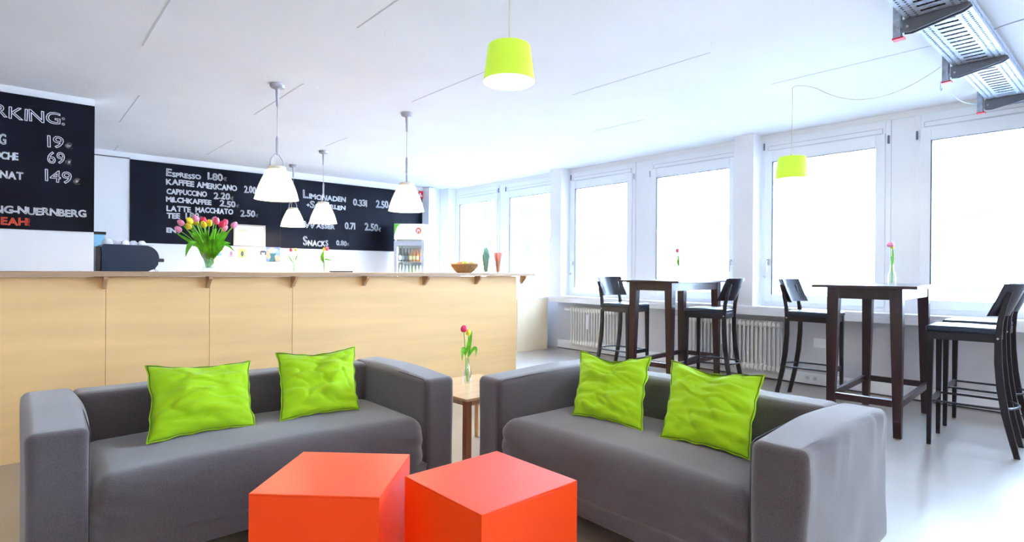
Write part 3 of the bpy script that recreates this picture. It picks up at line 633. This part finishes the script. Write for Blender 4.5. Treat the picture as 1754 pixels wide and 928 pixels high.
# glasses of straws
def straw_glass(x, y, glab, cols, n, spread, h, gname, slab, bulge=0.0):
    t = thing('drinking_glass', glab, 'glass', (x, y, ZT))
    MB().lathe([(.024, 0), (.026, .004), (.030, .06), (.036, .13), (.035, .13), (.028, .06), (.023, .008)], 20, cap0=True).build('glass', VGLASS, t, smooth=True)
    for i in range(n):
        a = i * 2.39996; q = math.sqrt((i + .5) / n); r0, r1 = .016 * q, spread * q
        m = mat('straw_%.2f_%.2f_%.2f' % cols[i % len(cols)], cols[i % len(cols)], .45)
        hz = h * (1 - bulge * q * q)
        mb = MB().tube([(x + r0 * math.cos(a), y + r0 * math.sin(a), ZT + .011), (x + (r0 + r1) * .45 * math.cos(a), y + (r0 + r1) * .45 * math.sin(a), ZT + hz * .5), (x + r1 * math.cos(a) , y + r1 * math.sin(a), ZT + hz)], .0036, 6)
        tag(mb.build('drinking_straw', m, smooth=True), slab[i % len(cols)], 'straw', gname)
straw_glass(3.835, 4.80, 'glass packed with dark green straws between basket and red straws', [(.14, .36, .24), (.22, .45, .33), (.08, .24, .18), (.30, .48, .38)], 46, .044, .275, 'green straws in the glass', ['%s green straw standing in the glass beside the fruit basket' % q for q in ('bottle', 'mid', 'dark', 'greyish')], .40)
straw_glass(4.007, 4.80, 'glass of red and orange straws at the right end of the bar', [(.85, .16, .08), (.9, .32, .12), (.8, .10, .10), (.9, .6, .45)], 24, .046, .222, 'red straws in the glass', ['%s straw standing in the glass at the bar end' % q for q in ('red', 'orange', 'deep red', 'pale peach')])
tr = thing('cutlery_tray', 'low black tray of spoons at the rear edge of the bar', 'tray', (2.30, 5.03, ZT))
MB().box(-.10, .10, -.03, .03, 0, .004).box(-.10, .10, -.03, -.027, .004, .012).box(-.10, .10, .027, .03, .004, .012).build('tray_body', BLACKP, tr)

# ------------------------------------------------------------------ pendants
OPAL = emit('lit_opal_glass', (1.0, 0.95, 0.80), 0.36, (0.9, 0.88, 0.82))
PLAB = ['white glass pendant lamp hanging lowest and largest over the bar', 'white glass pendant lamp over the bar in front of the fridge', 'white glass pendant lamp before the lemonade prices', 'small distant white glass pendant lamp behind the largest one']
def pendant(x, y, zb, label, rz):
    t = thing('pendant_lamp', label, 'lamp', (x, y, ZC), rz, 'white glass pendants over the bar')
    b = zb - ZC
    MB().lathe([(.062, 0), (.064, -.012), (.055, -.032), (.02, -.045), (.0165, -.05), (.009, -.19), (.0, -.192)], 24).build('canopy', GREYP, t, smooth=True)
    top = b + .275
    MB().tube([(0, 0, -.19), (0, 0, top + .25)], .0032, 6).build('cable', GREYP, t, smooth=True)
    MB().lathe([(.0, top + .27), (.008, top + .265), (.008, top + .255), (.012, top + .24), (.010, top + .13), (.014, top + .115), (.0, top + .10)], 12).build('swivel', GREYP, t, smooth=True)
    for s in (-1, 1):
        MB().tube(bez((0, 0, top + .13), (s * .03, 0, top + .10), (s * .055, 0, top + .07), 5) + bez((s * .06, 0, top + .06), (s * .066, 0, top + .03), (s * .066, 0, top - .01), 4), .0055, 7).build('yoke_arm', GREYP, t, smooth=True)
    MB().lathe([(.066, top - .022), (.073, top - .02), (.075, top + .0), (.068, top + .008), (.02, top + .012), (.0, top + .012)], 28).build('collar', mat('cream_collar', (0.72, 0.66, 0.5), 0.4), t, smooth=True)
    MB().tube(bez((-.02, 0, top + .01), (-.035, 0, top + .09), (0, 0, top + .11), 6), .003, 6).build('lamp_flex', mat('cream_flex', (.8, .7, .4), .5), t, smooth=True)
    MB().lathe([(.070, top - .016), (.088, top - .03), (.104, top - .065), (.125, top - .11), (.146, top - .16), (.163, top - .21), (.176, b + .012), (.180, b), (.174, b + .002), (.156, top - .21), (.138, top - .16), (.117, top - .11), (.096, top - .065), (.075, top - .03)], 40).build('glass_shade', OPAL, t, smooth=True)
    l = bpy.data.lights.new('bulb', 'POINT'); l.energy = 12; l.color = (1, .82, .58); l.shadow_soft_size = .05
    lo = bpy.data.objects.new('bulb_light', l); COL.objects.link(lo); lo.parent = t; lo.location = (0, 0, b + .05)
    return t
for k, (x, y, zb, rz) in enumerate([(1.702, 5.005, 1.81, .3), (2.985, 5.026, 1.808, 1.1), (3.125, 7.402, 1.83, .8), (3.209, 8.722, 1.86, .2)]): pendant(x, y, zb, PLAB[k], rz)

LIME = emit('lit_lime_shade', (0.58, 0.90, 0.04), 0.16, (0.50, 0.74, 0.04))
DIFF = emit('lit_white_diffuser', (1.0, 1.0, 0.92), 2.5)
CREAMC = mat('cream_cable', (0.75, 0.70, 0.55), 0.5)
def green_lamp(x, y, zb, label, ztop):
    t = thing('green_pendant_lamp', label, 'lamp', (x, y, zb), 0, 'lime green pendants')
    MB().lathe([(.130, 0), (.1305, .003), (.108, .178), (.104, .184), (.012, .186), (.0, .186)], 44).build('lamp_shade', LIME, t, smooth=True)
    MB().lathe([(.0, .004), (.126, .004), (.105, .17)], 44).build('diffuser', DIFF, t, smooth=True)
    MB().tube([(0, 0, .185), (0, 0, .215)], .012, 10).build('lamp_holder', CREAMC, t, smooth=True)
    MB().tube([(0, 0, .21), (0, 0, ztop - zb)], .0035, 6).build('cable', CREAMC, t, smooth=True)
    l = bpy.data.lights.new('bulb', 'POINT'); l.energy = 6; l.color = (1, .95, .85); l.shadow_soft_size = .08
    lo = bpy.data.objects.new('bulb_light', l); COL.objects.link(lo); lo.parent = t; lo.location = (0, 0, -.04)
    return t
g1 = green_lamp(1.895, 2.195, 2.176, 'lime green lampshade hanging in the middle of the room, nearest lamp', ZC)
g2 = green_lamp(4.93, 2.06, 2.003, 'lime green lampshade hanging before the windows on a swagged cable', ZC - .03)
pts = bez((4.93, 2.06, ZC - .03), (4.945, 2.055, ZC + .012), (4.96, 1.93, ZC - .04), 6) + bez((4.965, 1.88, ZC - .065), (4.99, 1.50, ZC - .38), (5.02, 1.06, ZC - .09), 16)
MB().tube([Vector(p) - Vector((4.93, 2.06, 2.003)) for p in pts], .0035, 6).build('swag_cable', CREAMC, g2, smooth=True)
# unseen fill lamps, added behind the camera to warm bar front and sofas
def added_fill_lamp(x, y, label):
    t = thing('added_fill_lamp', label, 'lamp', (x, y, ZC))
    MB().lathe([(.0, 0), (.20, 0), (.205, -.02), (.20, -.04), (.0, -.042)], 32).build('housing', SILL, t, smooth=True)
    MB().lathe([(.0, -.062), (.15, -.056), (.185, -.0405), (.0, -.0405)], 32).build('diffuser', DIFF, t, smooth=True)
    l = bpy.data.lights.new('lamp_light', 'AREA'); l.shape = 'DISK'; l.size = .4; l.energy = 18; l.color = (1, .87, .74)
    lo = bpy.data.objects.new('lamp_light', l); COL.objects.link(lo); lo.parent = t; lo.location = (0, 0, -.075)
for x, y, lab in [(-2.6, -2.4, 'added round fill lamp on the ceiling, far left corner behind the camera'), (-.2, -2.6, 'added round fill lamp on the ceiling behind the camera, the middle one'), (2.2, -2.6, 'added round fill lamp on the ceiling behind the camera, toward the windows')]:
    added_fill_lamp(x, y, lab)
# ceiling hooks
hk = MB().tube([(0, 0, 0), (0, 0, -.02)] + [(.009 - .009 * math.cos(a), 0, -.028 - .009 * math.sin(a)) for a in [i * PI / 5 for i in range(6)]], .0025, 6)
for i, (x, y, lab) in enumerate([(1.836, 3.38, 'small white ceiling hook beside the near panel joint'), (1.941, 4.765, 'small white ceiling hook near the largest pendant'), (4.94, 2.07, 'small ceiling hook holding the green lamp cable'), (3.59, 2.04, 'small white ceiling hook right of the near green lamp')]):
    if i == 0: h0 = hk.build('ceiling_hook', SILL, smooth=True, loc=(x, y, ZC)); h = h0
    else: h = h0.copy(); COL.objects.link(h); h.location = (x, y, ZC)
    tag(h, lab, 'hook', 'ceiling hooks')

# ------------------------------------------------------------------ cable tray with brackets
ty0, ty1, tz = 0.70, 0.985, 2.688
ct_ = thing('cable_tray', 'long perforated steel cable tray under the ceiling by the windows', 'cable tray', (0, 0, 0))
mb = MB(); x0, x1 = 3.0, 6.5
mb.box(x0, x1, ty0 - .002, ty0, tz, tz + .022).box(x0, x1, ty0 - .002, ty0, tz + .036, tz + .062).box(x0, x1, ty1, ty1 + .002, tz, tz + .022).box(x0, x1, ty1, ty1 + .002, tz + .036, tz + .062)
x = x0
while x < x1:
    for yy in (ty0 - .002, ty1): mb.box(x, x + .018, yy, yy + .002, tz + .022, tz + .036)
    x += .036
mb.build('side_rail', GALV, ct_)
mb = MB()
for a, b in [(ty0, ty0 + .018), (ty0 + .030, ty0 + .052), (ty0 + .064, ty0 + .085), (ty1 - .085, ty1 - .064), (ty1 - .052, ty1 - .030), (ty1 - .018, ty1)]: mb.box(x0, x1, a, b, tz, tz + .002)
x = x0; k = 0
while x < x1:
    for a, b in [(ty0 + .018, ty0 + .030), (ty0 + .052, ty0 + .064), (ty1 - .064, ty1 - .052), (ty1 - .030, ty1 - .018)]: mb.box(x, x + .016, a, b, tz, tz + .002)
    x += .032
x = x0
while x < x1:
    mb.box(x, x + .048, ty0 + .085, ty1 - .085, tz, tz + .002); x += .075
mb.build('perforated_base', GALV, ct_)
for i in range(13):
    yy = ty0 + .014 + i * .0215
    MB().tube([(x0 + .02 + .5 * j, yy + .004 * math.sin(j * 1.7 + i), tz + .014) for j in range(7)], .0105, 7).build('added_cable', BLACKP, ct_, smooth=True)  # cables added so the openings of the tray base look dark
BL = ['steel wall-type bracket carrying the cable tray, nearest the camera', 'steel bracket carrying the cable tray, the middle one', 'steel bracket carrying the cable tray, nearest the windows']
brk = None
for i, x in enumerate([3.89, 5.02, 6.19]):
    if brk is None:
        t = brk = thing('tray_bracket', BL[0], 'bracket', (x, 0, 0), 0, 'brackets of the cable tray')
        m = MB()       # upright: slotted channel
        m.box(-.022, .022, 1.045, 1.048, 2.59, ZC).box(-.022, -.019, 1.01, 1.045, 2.59, ZC)
        z = 2.60
        m.box(.019, .022, 1.01, 1.02, 2.59, ZC).box(.019, .022, 1.036, 1.045, 2.59, ZC)
        while z < ZC - .02: m.box(.019, .022, 1.02, 1.036, z + .022, z + .036); z += .036
        m.build('upright', GALV, t)
        m = MB()       # tapering arm, a C section
        for xx in (-.021, .018):
            m.prism([(1.0, 2.66), (1.0, 2.612), (.96, 2.606), (.72, 2.652), (.685, 2.672), (.69, 2.686), (1.0, 2.686)], lambda u, v, q: (xx + .003 * q, u, v))
        m.box(-.021, .021, .69, 1.0, 2.683, 2.686)
        m.build('arm', DARKSTEEL, t)
        MB().box(-.024, .024, .995, 1.052, 2.583, 2.592).build('end_cap', RED, t)
        MB().tube([(-.03, .975, 2.64), (.03, .975, 2.64)], .007, 6).tube([(-.03, 1.02, 2.65), (.03, 1.02, 2.65)], .006, 6).build('bolt', METAL, t)
    else:
        t = copy_tree(brk); t.location = (x, 0, 0); t['label'] = BL[i]
MB().tube(bez((4.55, ty0 - .005, 2.73), (4.6, .45, 2.80), (4.8, .1, 2.76), 10), .004, 6).build('loose_cable', GREYP, ct_, smooth=True)
MB().tube(bez((5.0, 1.055, 2.60), (5.0, 1.06, 2.50), (5.06, 1.06, 2.56), 8) + bez((5.3, 1.06, 2.58), (5.55, 1.04, 2.53), (6.15, 1.03, 2.66), 8), .003, 6).build('loose_cable', mat('pale_blue_cable', (.35, .5, .75), .5), ct_, smooth=True)

# ------------------------------------------------------------------ sofas
def sofa(label, loc, rz, L, wrinkle):
    D, Ht, AW = 0.87, 0.64, 0.188
    t = thing('sofa', label, 'sofa', loc, rz)
    def nz(p, s, a, k=0): return a * noise.noise(Vector((p.x * s + k, p.y * s + k * 2, p.z * s)))
    for sgn in (-1, 1):
        cx, cz = sgn * (L / 2 - AW / 2), (Ht + .085) / 2
        def fn(p, d, sgn=sgn, cx=cx, cz=cz):
            q = Vector(p); X, Yy, Z = q.x + cx, q.y, q.z + cz
            q += d * (0.006 * math.cos(PI * q.y / D) + nz(q, 3, .006, sgn * 3 + L))
            # top edge bows a little lower toward the front, side slightly belled at the hem
            q.z -= 0.012 * max(0, -q.y / (D / 2)) * (1 if Z > .4 else 0)
            if wrinkle and sgn == wrinkle and d.x * sgn > .5:
                k = max(0, min(1, (Z - .30) / .34)); f = noise.noise(Vector((q.y * 26, Z * 3.2, 4)))
                q.x += sgn * (0.022 * k * k * f + .008 * noise.noise(Vector((q.y * 6, Z * 6, 2))))
            if d.x * sgn < -.5: q.x += sgn * -.010 * math.cos(PI * q.y / D) * (1 if Z > .3 else 0)
            return q
        build_merged(rbox(AW, D, Ht - .085, .032, 30, fn), 'armrest', FABRIC, t, (cx, 0, cz))
    BT = 0.19; IW = L - 2 * AW
    def fb_(p, d):
        q = Vector(p)
        if d.y < -.4:
            q.y -= 0.035 * max(0, math.cos(PI * q.x / (IW + .1))) * (1 - .5 * max(0, q.z / .27)) + nz(q, 4, .010, 7 + L)
        q.z += nz(q, 2.5, .008, 3 + L) if d.z > .4 else 0
        return q
    build_merged(rbox(IW + .02, BT, Ht - .09, .04, 32, fb_), 'backrest', FABRIC, t, (0, D / 2 - BT / 2, (Ht + .085) / 2))
    SZ0, SZ1 = .095, .425; SY = D - BT + .02; SH_ = (SZ1 - SZ0) / 2
    def fs_(p, d):
        q = Vector(p); f = math.cos(PI * q.x / (IW + .12))
        if q.z < -SH_ + .09 and q.y < -SY / 2 + .09:
            q.y = -SY / 2 + .004 + .010 * noise.noise(Vector((q.x * 5, 3 + L, q.z * 4)))
        if d.z > .2: q.z += 0.020 * max(0, f) * (.5 + .5 * math.cos(PI * (q.y + .05) / .8)) + nz(q, 3, .006, L)
        if p.y < -SY / 2 + .09:
            k = max(0, 1 - abs(q.z - .02) / .16); e = max(0, (abs(q.x) - IW / 2 + .22) / .22)
            q.y -= .016 * max(0, f) * k - .012 * e * noise.noise(Vector((q.x * 9 + q.z * 22, 1, 2)))
            q.y += nz(q, 5, .006, 2 + L)
        return q
    build_merged(rbox(IW + .012, SY, SZ1 - SZ0, .085, 40, fs_), 'seat', FABRIC, t, (0, -BT / 2, (SZ0 + SZ1) / 2))
    for sx in (-1, 1):
        for sy in (-1, 1):
            MB().lathe([(.022, 0), (.026, .1)], 14, (sx * (L / 2 - .09), sy * (D / 2 - .08)), cap0=True, cap1=True).build('leg', BLACKP, t)
        x = sx * (L / 2 - AW)
        MB().tube([(x + sx * .004, -D / 2 + .004, z) for z in (.10, .3, .45, Ht - .06)] + [(x + sx * .002, -D / 2 + .010, Ht - .030), (x + sx * .004, -D / 2 + .04, Ht - .016), (x + sx * .001, -D / 4, Ht - .008), (x, 0, Ht - .006), (x + sx * .002, D / 2 - .2, Ht - .006)], .0022, 6).build('piping', SEAM, t, smooth=True)
    return t
sofa('grey fabric sofa at left, standing along the bar front', (0.949, 3.035, 0), 0, 1.83, 0)
sofa('grey fabric sofa at right, its back to the high tables', (2.40, 1.65, 0), -PI / 2, 1.755, 1)

# cushions
def cushion(label, BL_, BR, TR, TL, T, seed, dent=0.0):
    BL_, BR, TR, TL = map(Vector, (BL_, BR, TR, TL)); c = (BL_ + BR + TR + TL) / 4
    nrm = ((BR - BL_).cross(TL - BL_)).normalized()
    t = thing('cushion', label, 'cushion', c, 0, 'lime green cushions on the sofas')
    N = 44
    def P(u, v, s):
        # pinched outline: edges pulled in between the corners
        k = 0.075; uu = u * (1 - k * (1 - abs(v) ** 2.2)); vv = v * (1 - (k + dent * (1 - abs(u) ** 1.5)) * (1 - abs(u) ** 2.2) if v > 0 else 1 - k * (1 - abs(u) ** 2.2))
        uu += .040 * noise.noise(Vector((v * 3.4 + (3 if u > 0 else 0), seed, 0))) * abs(u) ** 5 * (1 - v ** 6); vv += .030 * noise.noise(Vector((u * 3.4, seed + (9 if v > 0 else 4), 0))) * abs(v) ** 5 * (1 - u ** 6)
        a, b = (uu + 1) / 2, (vv + 1) / 2
        p = (BL_ * (1 - a) + BR * a) * (1 - b) + (TL * (1 - a) + TR * a) * b
        e = max(0.0, (1 - (abs(u)) ** 2.6)) ** .62 * max(0.0, (1 - abs(v) ** 2.6)) ** .62
        w = noise.noise(Vector((u * 1.3 + seed, v * 3.2, seed))) * .030 + noise.noise(Vector((u * 2.2 + v * 2 + seed, v * 6 - u, seed + 3))) * .020
        w -= .016 * max(0, 1 - abs(noise.noise(Vector((u * 1.6 + v * .8, v * 3.4 + u * .7, seed + 5)))) * 7)
        h = T / 2 * e + w * e ** .5 * (1 if s > 0 else .3)
        if dent and s > 0: h -= dent * .35 * math.exp(-((u / .3) ** 2)) * max(0, v) * e ** .3
        return p + nrm * h * s - c
    mb = MB(); idx = lambda i, j: i * (N + 1) + j
    for s in (1, -1):
        vs = [P(-1 + 2 * i / N, -1 + 2 * j / N, s) for i in range(N + 1) for j in range(N + 1)]
        mb.add(vs, [(idx(i, j), idx(i + 1, j), idx(i + 1, j + 1), idx(i, j + 1)) if s > 0 else (idx(i, j), idx(i, j + 1), idx(i + 1, j + 1), idx(i + 1, j)) for i in range(N) for j in range(N)])
    build_merged(mb, 'cover', GREEN, t)
    rim = []
    for k in range(4 * 26):
        q, f = k // 26, (k % 26) / 26 * 2 - 1
        u, v = [(f, -1), (1, f), (-f, 1), (-1, -f)][q]; rim.append((u, v))
    out = [P(u * 1.02, v * 1.02, 0) + nrm * .004 * math.sin(i * 1.1) for i, (u, v) in enumerate(rim)]
    inn = [P(u * .985, v * .985, 0) for u, v in rim]
    m = len(rim); mb = MB(); th = nrm * .0035
    vs = [p + th for p in inn] + [p + th * .6 for p in out] + [p - th * .6 for p in out] + [p - th for p in inn]
    mb.add(vs, [(a * m + i, a * m + (i + 1) % m, b * m + (i + 1) % m, b * m + i) for a, b in ((0, 1), (1, 2), (2, 3)) for i in range(m)])
    mb.build('flange', GREEN, t, smooth=True)
    MB().tube([P(u * .992, v * .992, 0) + nrm * .0045 for u, v in rim], .0018, 5, closed=True).build('stitching', GREENSEAM, t, smooth=True)
    return t
cushion('wide lime green cushion on the left sofa, left one', (0.452, 2.944, 0.445), (0.907, 2.955, 0.445), (0.953, 3.19, 0.727), (0.483, 3.19, 0.751), .15, 1.3, .05)
cushion('square lime green cushion on the left sofa, nearer its right arm', (1.03, 2.951, 0.445), (1.452, 2.932, 0.445), (1.552, 3.20, 0.75), (1.093, 3.20, 0.756), .15, 4.1, .09)
cushion('lime green cushion with a dented top on the right sofa, further one', (2.284, 2.096, 0.445), (2.304, 1.662, 0.445), (2.57, 1.80, 0.758), (2.57, 2.30, 0.736), .15, 7.7, .16)
cushion('lime green cushion on the right sofa, beside its near arm', (2.284, 1.542, 0.445), (2.301, 1.124, 0.445), (2.57, 1.19, 0.749), (2.57, 1.67, 0.758), .15, 11.2, .10)

# ------------------------------------------------------------------ orange cubes
for lab, (x, y), rz in [('orange-red cube stool at left, turned cornerwise to the sofa', (0.930, 2.055), math.radians(-44)), ('orange-red cube stool at right, standing nearest the right sofa', (1.333, 1.632), math.radians(1))]:
    t = thing('cube_table', lab, 'stool', (x, y, 0), rz, 'orange cubes')
    hs = .226
    MB().box(-hs, hs, -hs, hs, .445, .452).build('top_panel', ORANGE, t, bevel=.0015)
    MB().box(-hs, hs, -hs, -hs + .012, .004, .4446).box(-hs, hs, hs - .012, hs, .004, .4446).box(-hs, -hs + .012, -hs + .012, hs - .012, .004, .4446).box(hs - .012, hs, -hs + .012, hs - .012, .004, .4446).build('side_panel', ORANGE, t, bevel=.0012)
    MB().box(-hs + .02, hs - .02, -hs + .02, hs - .02, 0, .02).build('base', BLACKP, t)

# side table with a vase between the sofas
SW = mat('oak_side_table', (0.70, 0.45, 0.22), 0.35, var=0.12, vscale=6, stretch=(.4, 4, 1), coat=.3)
sd = thing('side_table', 'square wooden side table in the corner between the sofas', 'table', (2.03, 2.715, 0), math.radians(2))
MB().box(0, .60, 0, .60, .435, .452).build('table_top', SW, sd, bevel=.003)
EDG = mat('red_brown_leg', (0.30, 0.11, 0.045), 0.4)
for x in (.03, .57):
    for y in (.03, .57): MB().box(x - .02, x + .02, y - .02, y + .02, 0, .435).build('leg', EDG if (x < .1 and y < .1) else SW, sd, bevel=.002)
MB().box(.05, .55, .03, .045, .40, .435).box(.05, .55, .555, .57, .40, .435).box(.03, .045, .05, .55, .40, .435).box(.555, .57, .05, .55, .40, .435).build('apron', SW, sd)
bud_vase(2.33, 3.11, .452, 'clear bud vase on the wooden side table', .17)
tulip((2.327, 3.11, .463), (2.300, 3.11, .80), 'dp', 'deep pink tulip on the side table, the taller of two', [(.5, (2.27, 3.08, .76), (2.263, 3.08, .61), .013), (.5, (2.33, 3.1, .72), (2.352, 3.10, .80), .009)], None, .022, .045, (.0, 0), .003)
tulip((2.334, 3.11, .463), (2.337, 3.11, .775), 'y', 'yellow-green tulip on the side table, the shorter of two', [(.5, (2.40, 3.08, .75), (2.377, 3.08, .63), .011), (.5, (2.345, 3.1, .72), (2.36, 3.10, .81), .010)], None, .017, .04, (.0, 0), .003)

# ------------------------------------------------------------------ high tables
def high_table(label, x, y, rz):
    t = thing('high_table', label, 'table', (x, y, 0), rz, 'dark wooden high tables')
    w, d = 1.04, .42; Hh = 1.125
    MB().box(-.09, w + .09, -.14, d + .14, Hh - .022, Hh).build('table_top', WENGE, t, bevel=.002)
    for i in (0, 1):
        for j in (0, 1):
            cx, cy = i * w, j * d; a = .042; b = .026; sx, sy = (1 if i == 0 else -1), (1 if j == 0 else -1)
            # outer faces straight, inner faces taper to the foot
            T_ = [(-a, -a), (a, -a), (a, a), (-a, a)]
            xo, yo = cx - sx * (a - b), cy - sy * (a - b)
            B_ = [(xo - b, yo - b), (xo + b, yo - b), (xo + b, yo + b), (xo - b, yo + b)]
            MB().hexa([(p[0], p[1], 0) for p in B_], [(cx + p[0], cy + p[1], Hh - .022) for p in T_]).build('leg', WENGE, t, bevel=.002)
    for (x0, x1, y0, y1) in [(.04, w - .04, -.035, -.012), (.04, w - .04, d + .012, d + .035), (-.035, -.012, .04, d - .04), (w + .012, w + .035, .04, d - .04)]:
        MB().box(x0, x1, y0, y1, Hh - .105, Hh - .022).build('apron', WENGE, t)
    for (x0, x1, y0, y1) in [(.02, w - .02, -.04, -.01), (.02, w - .02, d + .01, d + .04), (-.04, -.01, .02, d - .02), (w + .01, w + .04, .02, d - .02)]:
        MB().box(x0, x1, y0, y1, .225, .275).build('footrest', WENGE, t, bevel=.002)
    MB().box(-.0405, -.0095, .02, d - .02, .2755, .2775).build('metal_strip', METAL, t)
    return t
high_table('dark wooden high table at right with a pale pink tulip on it', 4.95, 1.30, math.radians(4))
high_table('dark wooden high table further left, in front of the long radiator', 5.08, 3.33, math.radians(4))

# ------------------------------------------------------------------ bar stools (built once, facing local +y)
def make_stool():
    t = thing('bar_stool', 'x', 'stool')
    def fn(p, d):
        q = Vector(p)
        if d.z > .3: q.z += .012 * math.cos(PI * q.x / .42) * math.cos(PI * q.y / .42)
        k = 1 - .10 * (1 - (q.y + .2) / .4) * 1.0; q.x *= k
        return q
    build_merged(rbox(.41, .40, .045, .02, 16, fn), 'seat', VINYL, t, (0, .01, .828))
    m = MB()
    m.box(-.185, .185, .175, .195, .755, .81).box(-.16, .16, -.19, -.17, .755, .81)
    for s in (-1, 1): m.hexa([(s * .175 - .01, -.18, .755), (s * .175 + .01, -.18, .755), (s * .19 + .01, .185, .755), (s * .19 - .01, .185, .755)], [(s * .175 - .01, -.18, .81), (s * .175 + .01, -.18, .81), (s * .19 + .01, .185, .81), (s * .19 - .01, .185, .81)])
    m.build('seat_frame', STOOLW, t, bevel=.002)
    for s in (-1, 1):
        MB().hexa([(s * .19 - .013, .172, 0), (s * .19 + .013, .172, 0), (s * .19 + .013, .198, 0), (s * .19 - .013, .198, 0)], [(s * .185 - .019, .160, .81), (s * .185 + .019, .160, .81), (s * .185 + .019, .2, .81), (s * .185 - .019, .2, .81)]).build('front_leg', STOOLW, t, bevel=.003)
        path = [(-.29, 0), (-.262, .12), (-.228, .28), (-.203, .45), (-.190, .62), (-.188, .78), (-.198, .90), (-.222, 1.02), (-.245, 1.10)]
        m = MB(); n = len(path); vs = []
        for i, (y, z) in enumerate(path):
            k = z / 1.1; hx = .013; hy = .017 + .005 * math.sin(PI * min(1, z / .9)); x = s * (.178 - .006 * k)
            vs += [(x - hx, y - hy, z), (x + hx, y - hy, z), (x + hx, y + hy, z), (x - hx, y + hy, z)]
        fs = [(i * 4 + j, i * 4 + (j + 1) % 4, (i + 1) * 4 + (j + 1) % 4, (i + 1) * 4 + j) for i in range(n - 1) for j in range(4)] + [(3, 2, 1, 0), tuple((n - 1) * 4 + j for j in range(4))]
        m.add(vs, fs).build('rear_leg', STOOLW, t, smooth=False, bevel=.004)
    # curved back panel in front of the uprights
    N = 14; vs = []
    for k, z in enumerate((.935, 1.04, 1.155)):
        yb = -.225 - .045 * k
        for i in range(N + 1):
            u = -1 + 2 * i / N; x = u * .215; yy = yb + .095 * u * u - .012
            vs += [(x, yy, z), (x, yy + .012, z)]
    fs = []; R_ = (N + 1) * 2
    for k in range(2):
        for i in range(N):
            a = k * R_ + i * 2; fs += [(a, a + 2, a + R_ + 2, a + R_), (a + 1, a + R_ + 1, a + R_ + 3, a + 3)]
    for i in range(N):
        a = i * 2; fs += [(a, a + 1, a + 3, a + 2)]; a += 2 * R_; fs += [(a, a + 2, a + 3, a + 1)]
    for k in range(2):
        for a in (k * R_, k * R_ + 2 * N): fs.append((a, a + R_, a + R_ + 1, a + 1))
    MB().add(vs, fs).build('backrest', STOOLW, t, smooth=True)
    m = MB(); ring = [(.19, .17), (.2, .0), (.195, -.12)] + [(.195 * math.cos(a), -.15 - .14 * math.sin(a)) for a in [i * PI / 12 for i in range(1, 12)]] + [(-.195, -.12), (-.2, 0), (-.19, .17)]
    m.tube([(x, y, .315) for x, y in ring], .0085, 8).build('foot_ring', STOOLW, t, smooth=True)
    MB().box(-.18, .18, .172, .19, .285, .33).build('footrest', STOOLW, t, bevel=.003)
    for s in (-1, 1): MB().tube([(s * .19, -.188, .785), (s * .197, -.188, .785)], .007, 8).build('screw', METAL, t)
    return t
st0 = make_stool()
SP = [(5.15, .925, 4, 'black bar stool with navy seat, nearest the camera at the right table'), (5.83, .965, 2, 'black bar stool behind the nearest one at the right table'),
      (5.80, 2.20, 183, 'black bar stool on the far side of the right high table'), (5.36, 4.12, 181, 'black bar stool at the far left end, beyond the left high table'),
      (5.40, 3.06, 12, 'black bar stool on the near side of the left high table')]
for i, (x, y, a, lab) in enumerate(SP):
    o = st0 if i == 0 else copy_tree(st0)
    o.location = (x, y, 0); o.rotation_euler = (0, 0, math.radians(a)); o['label'] = lab; o['group'] = 'bar stools at the high tables'
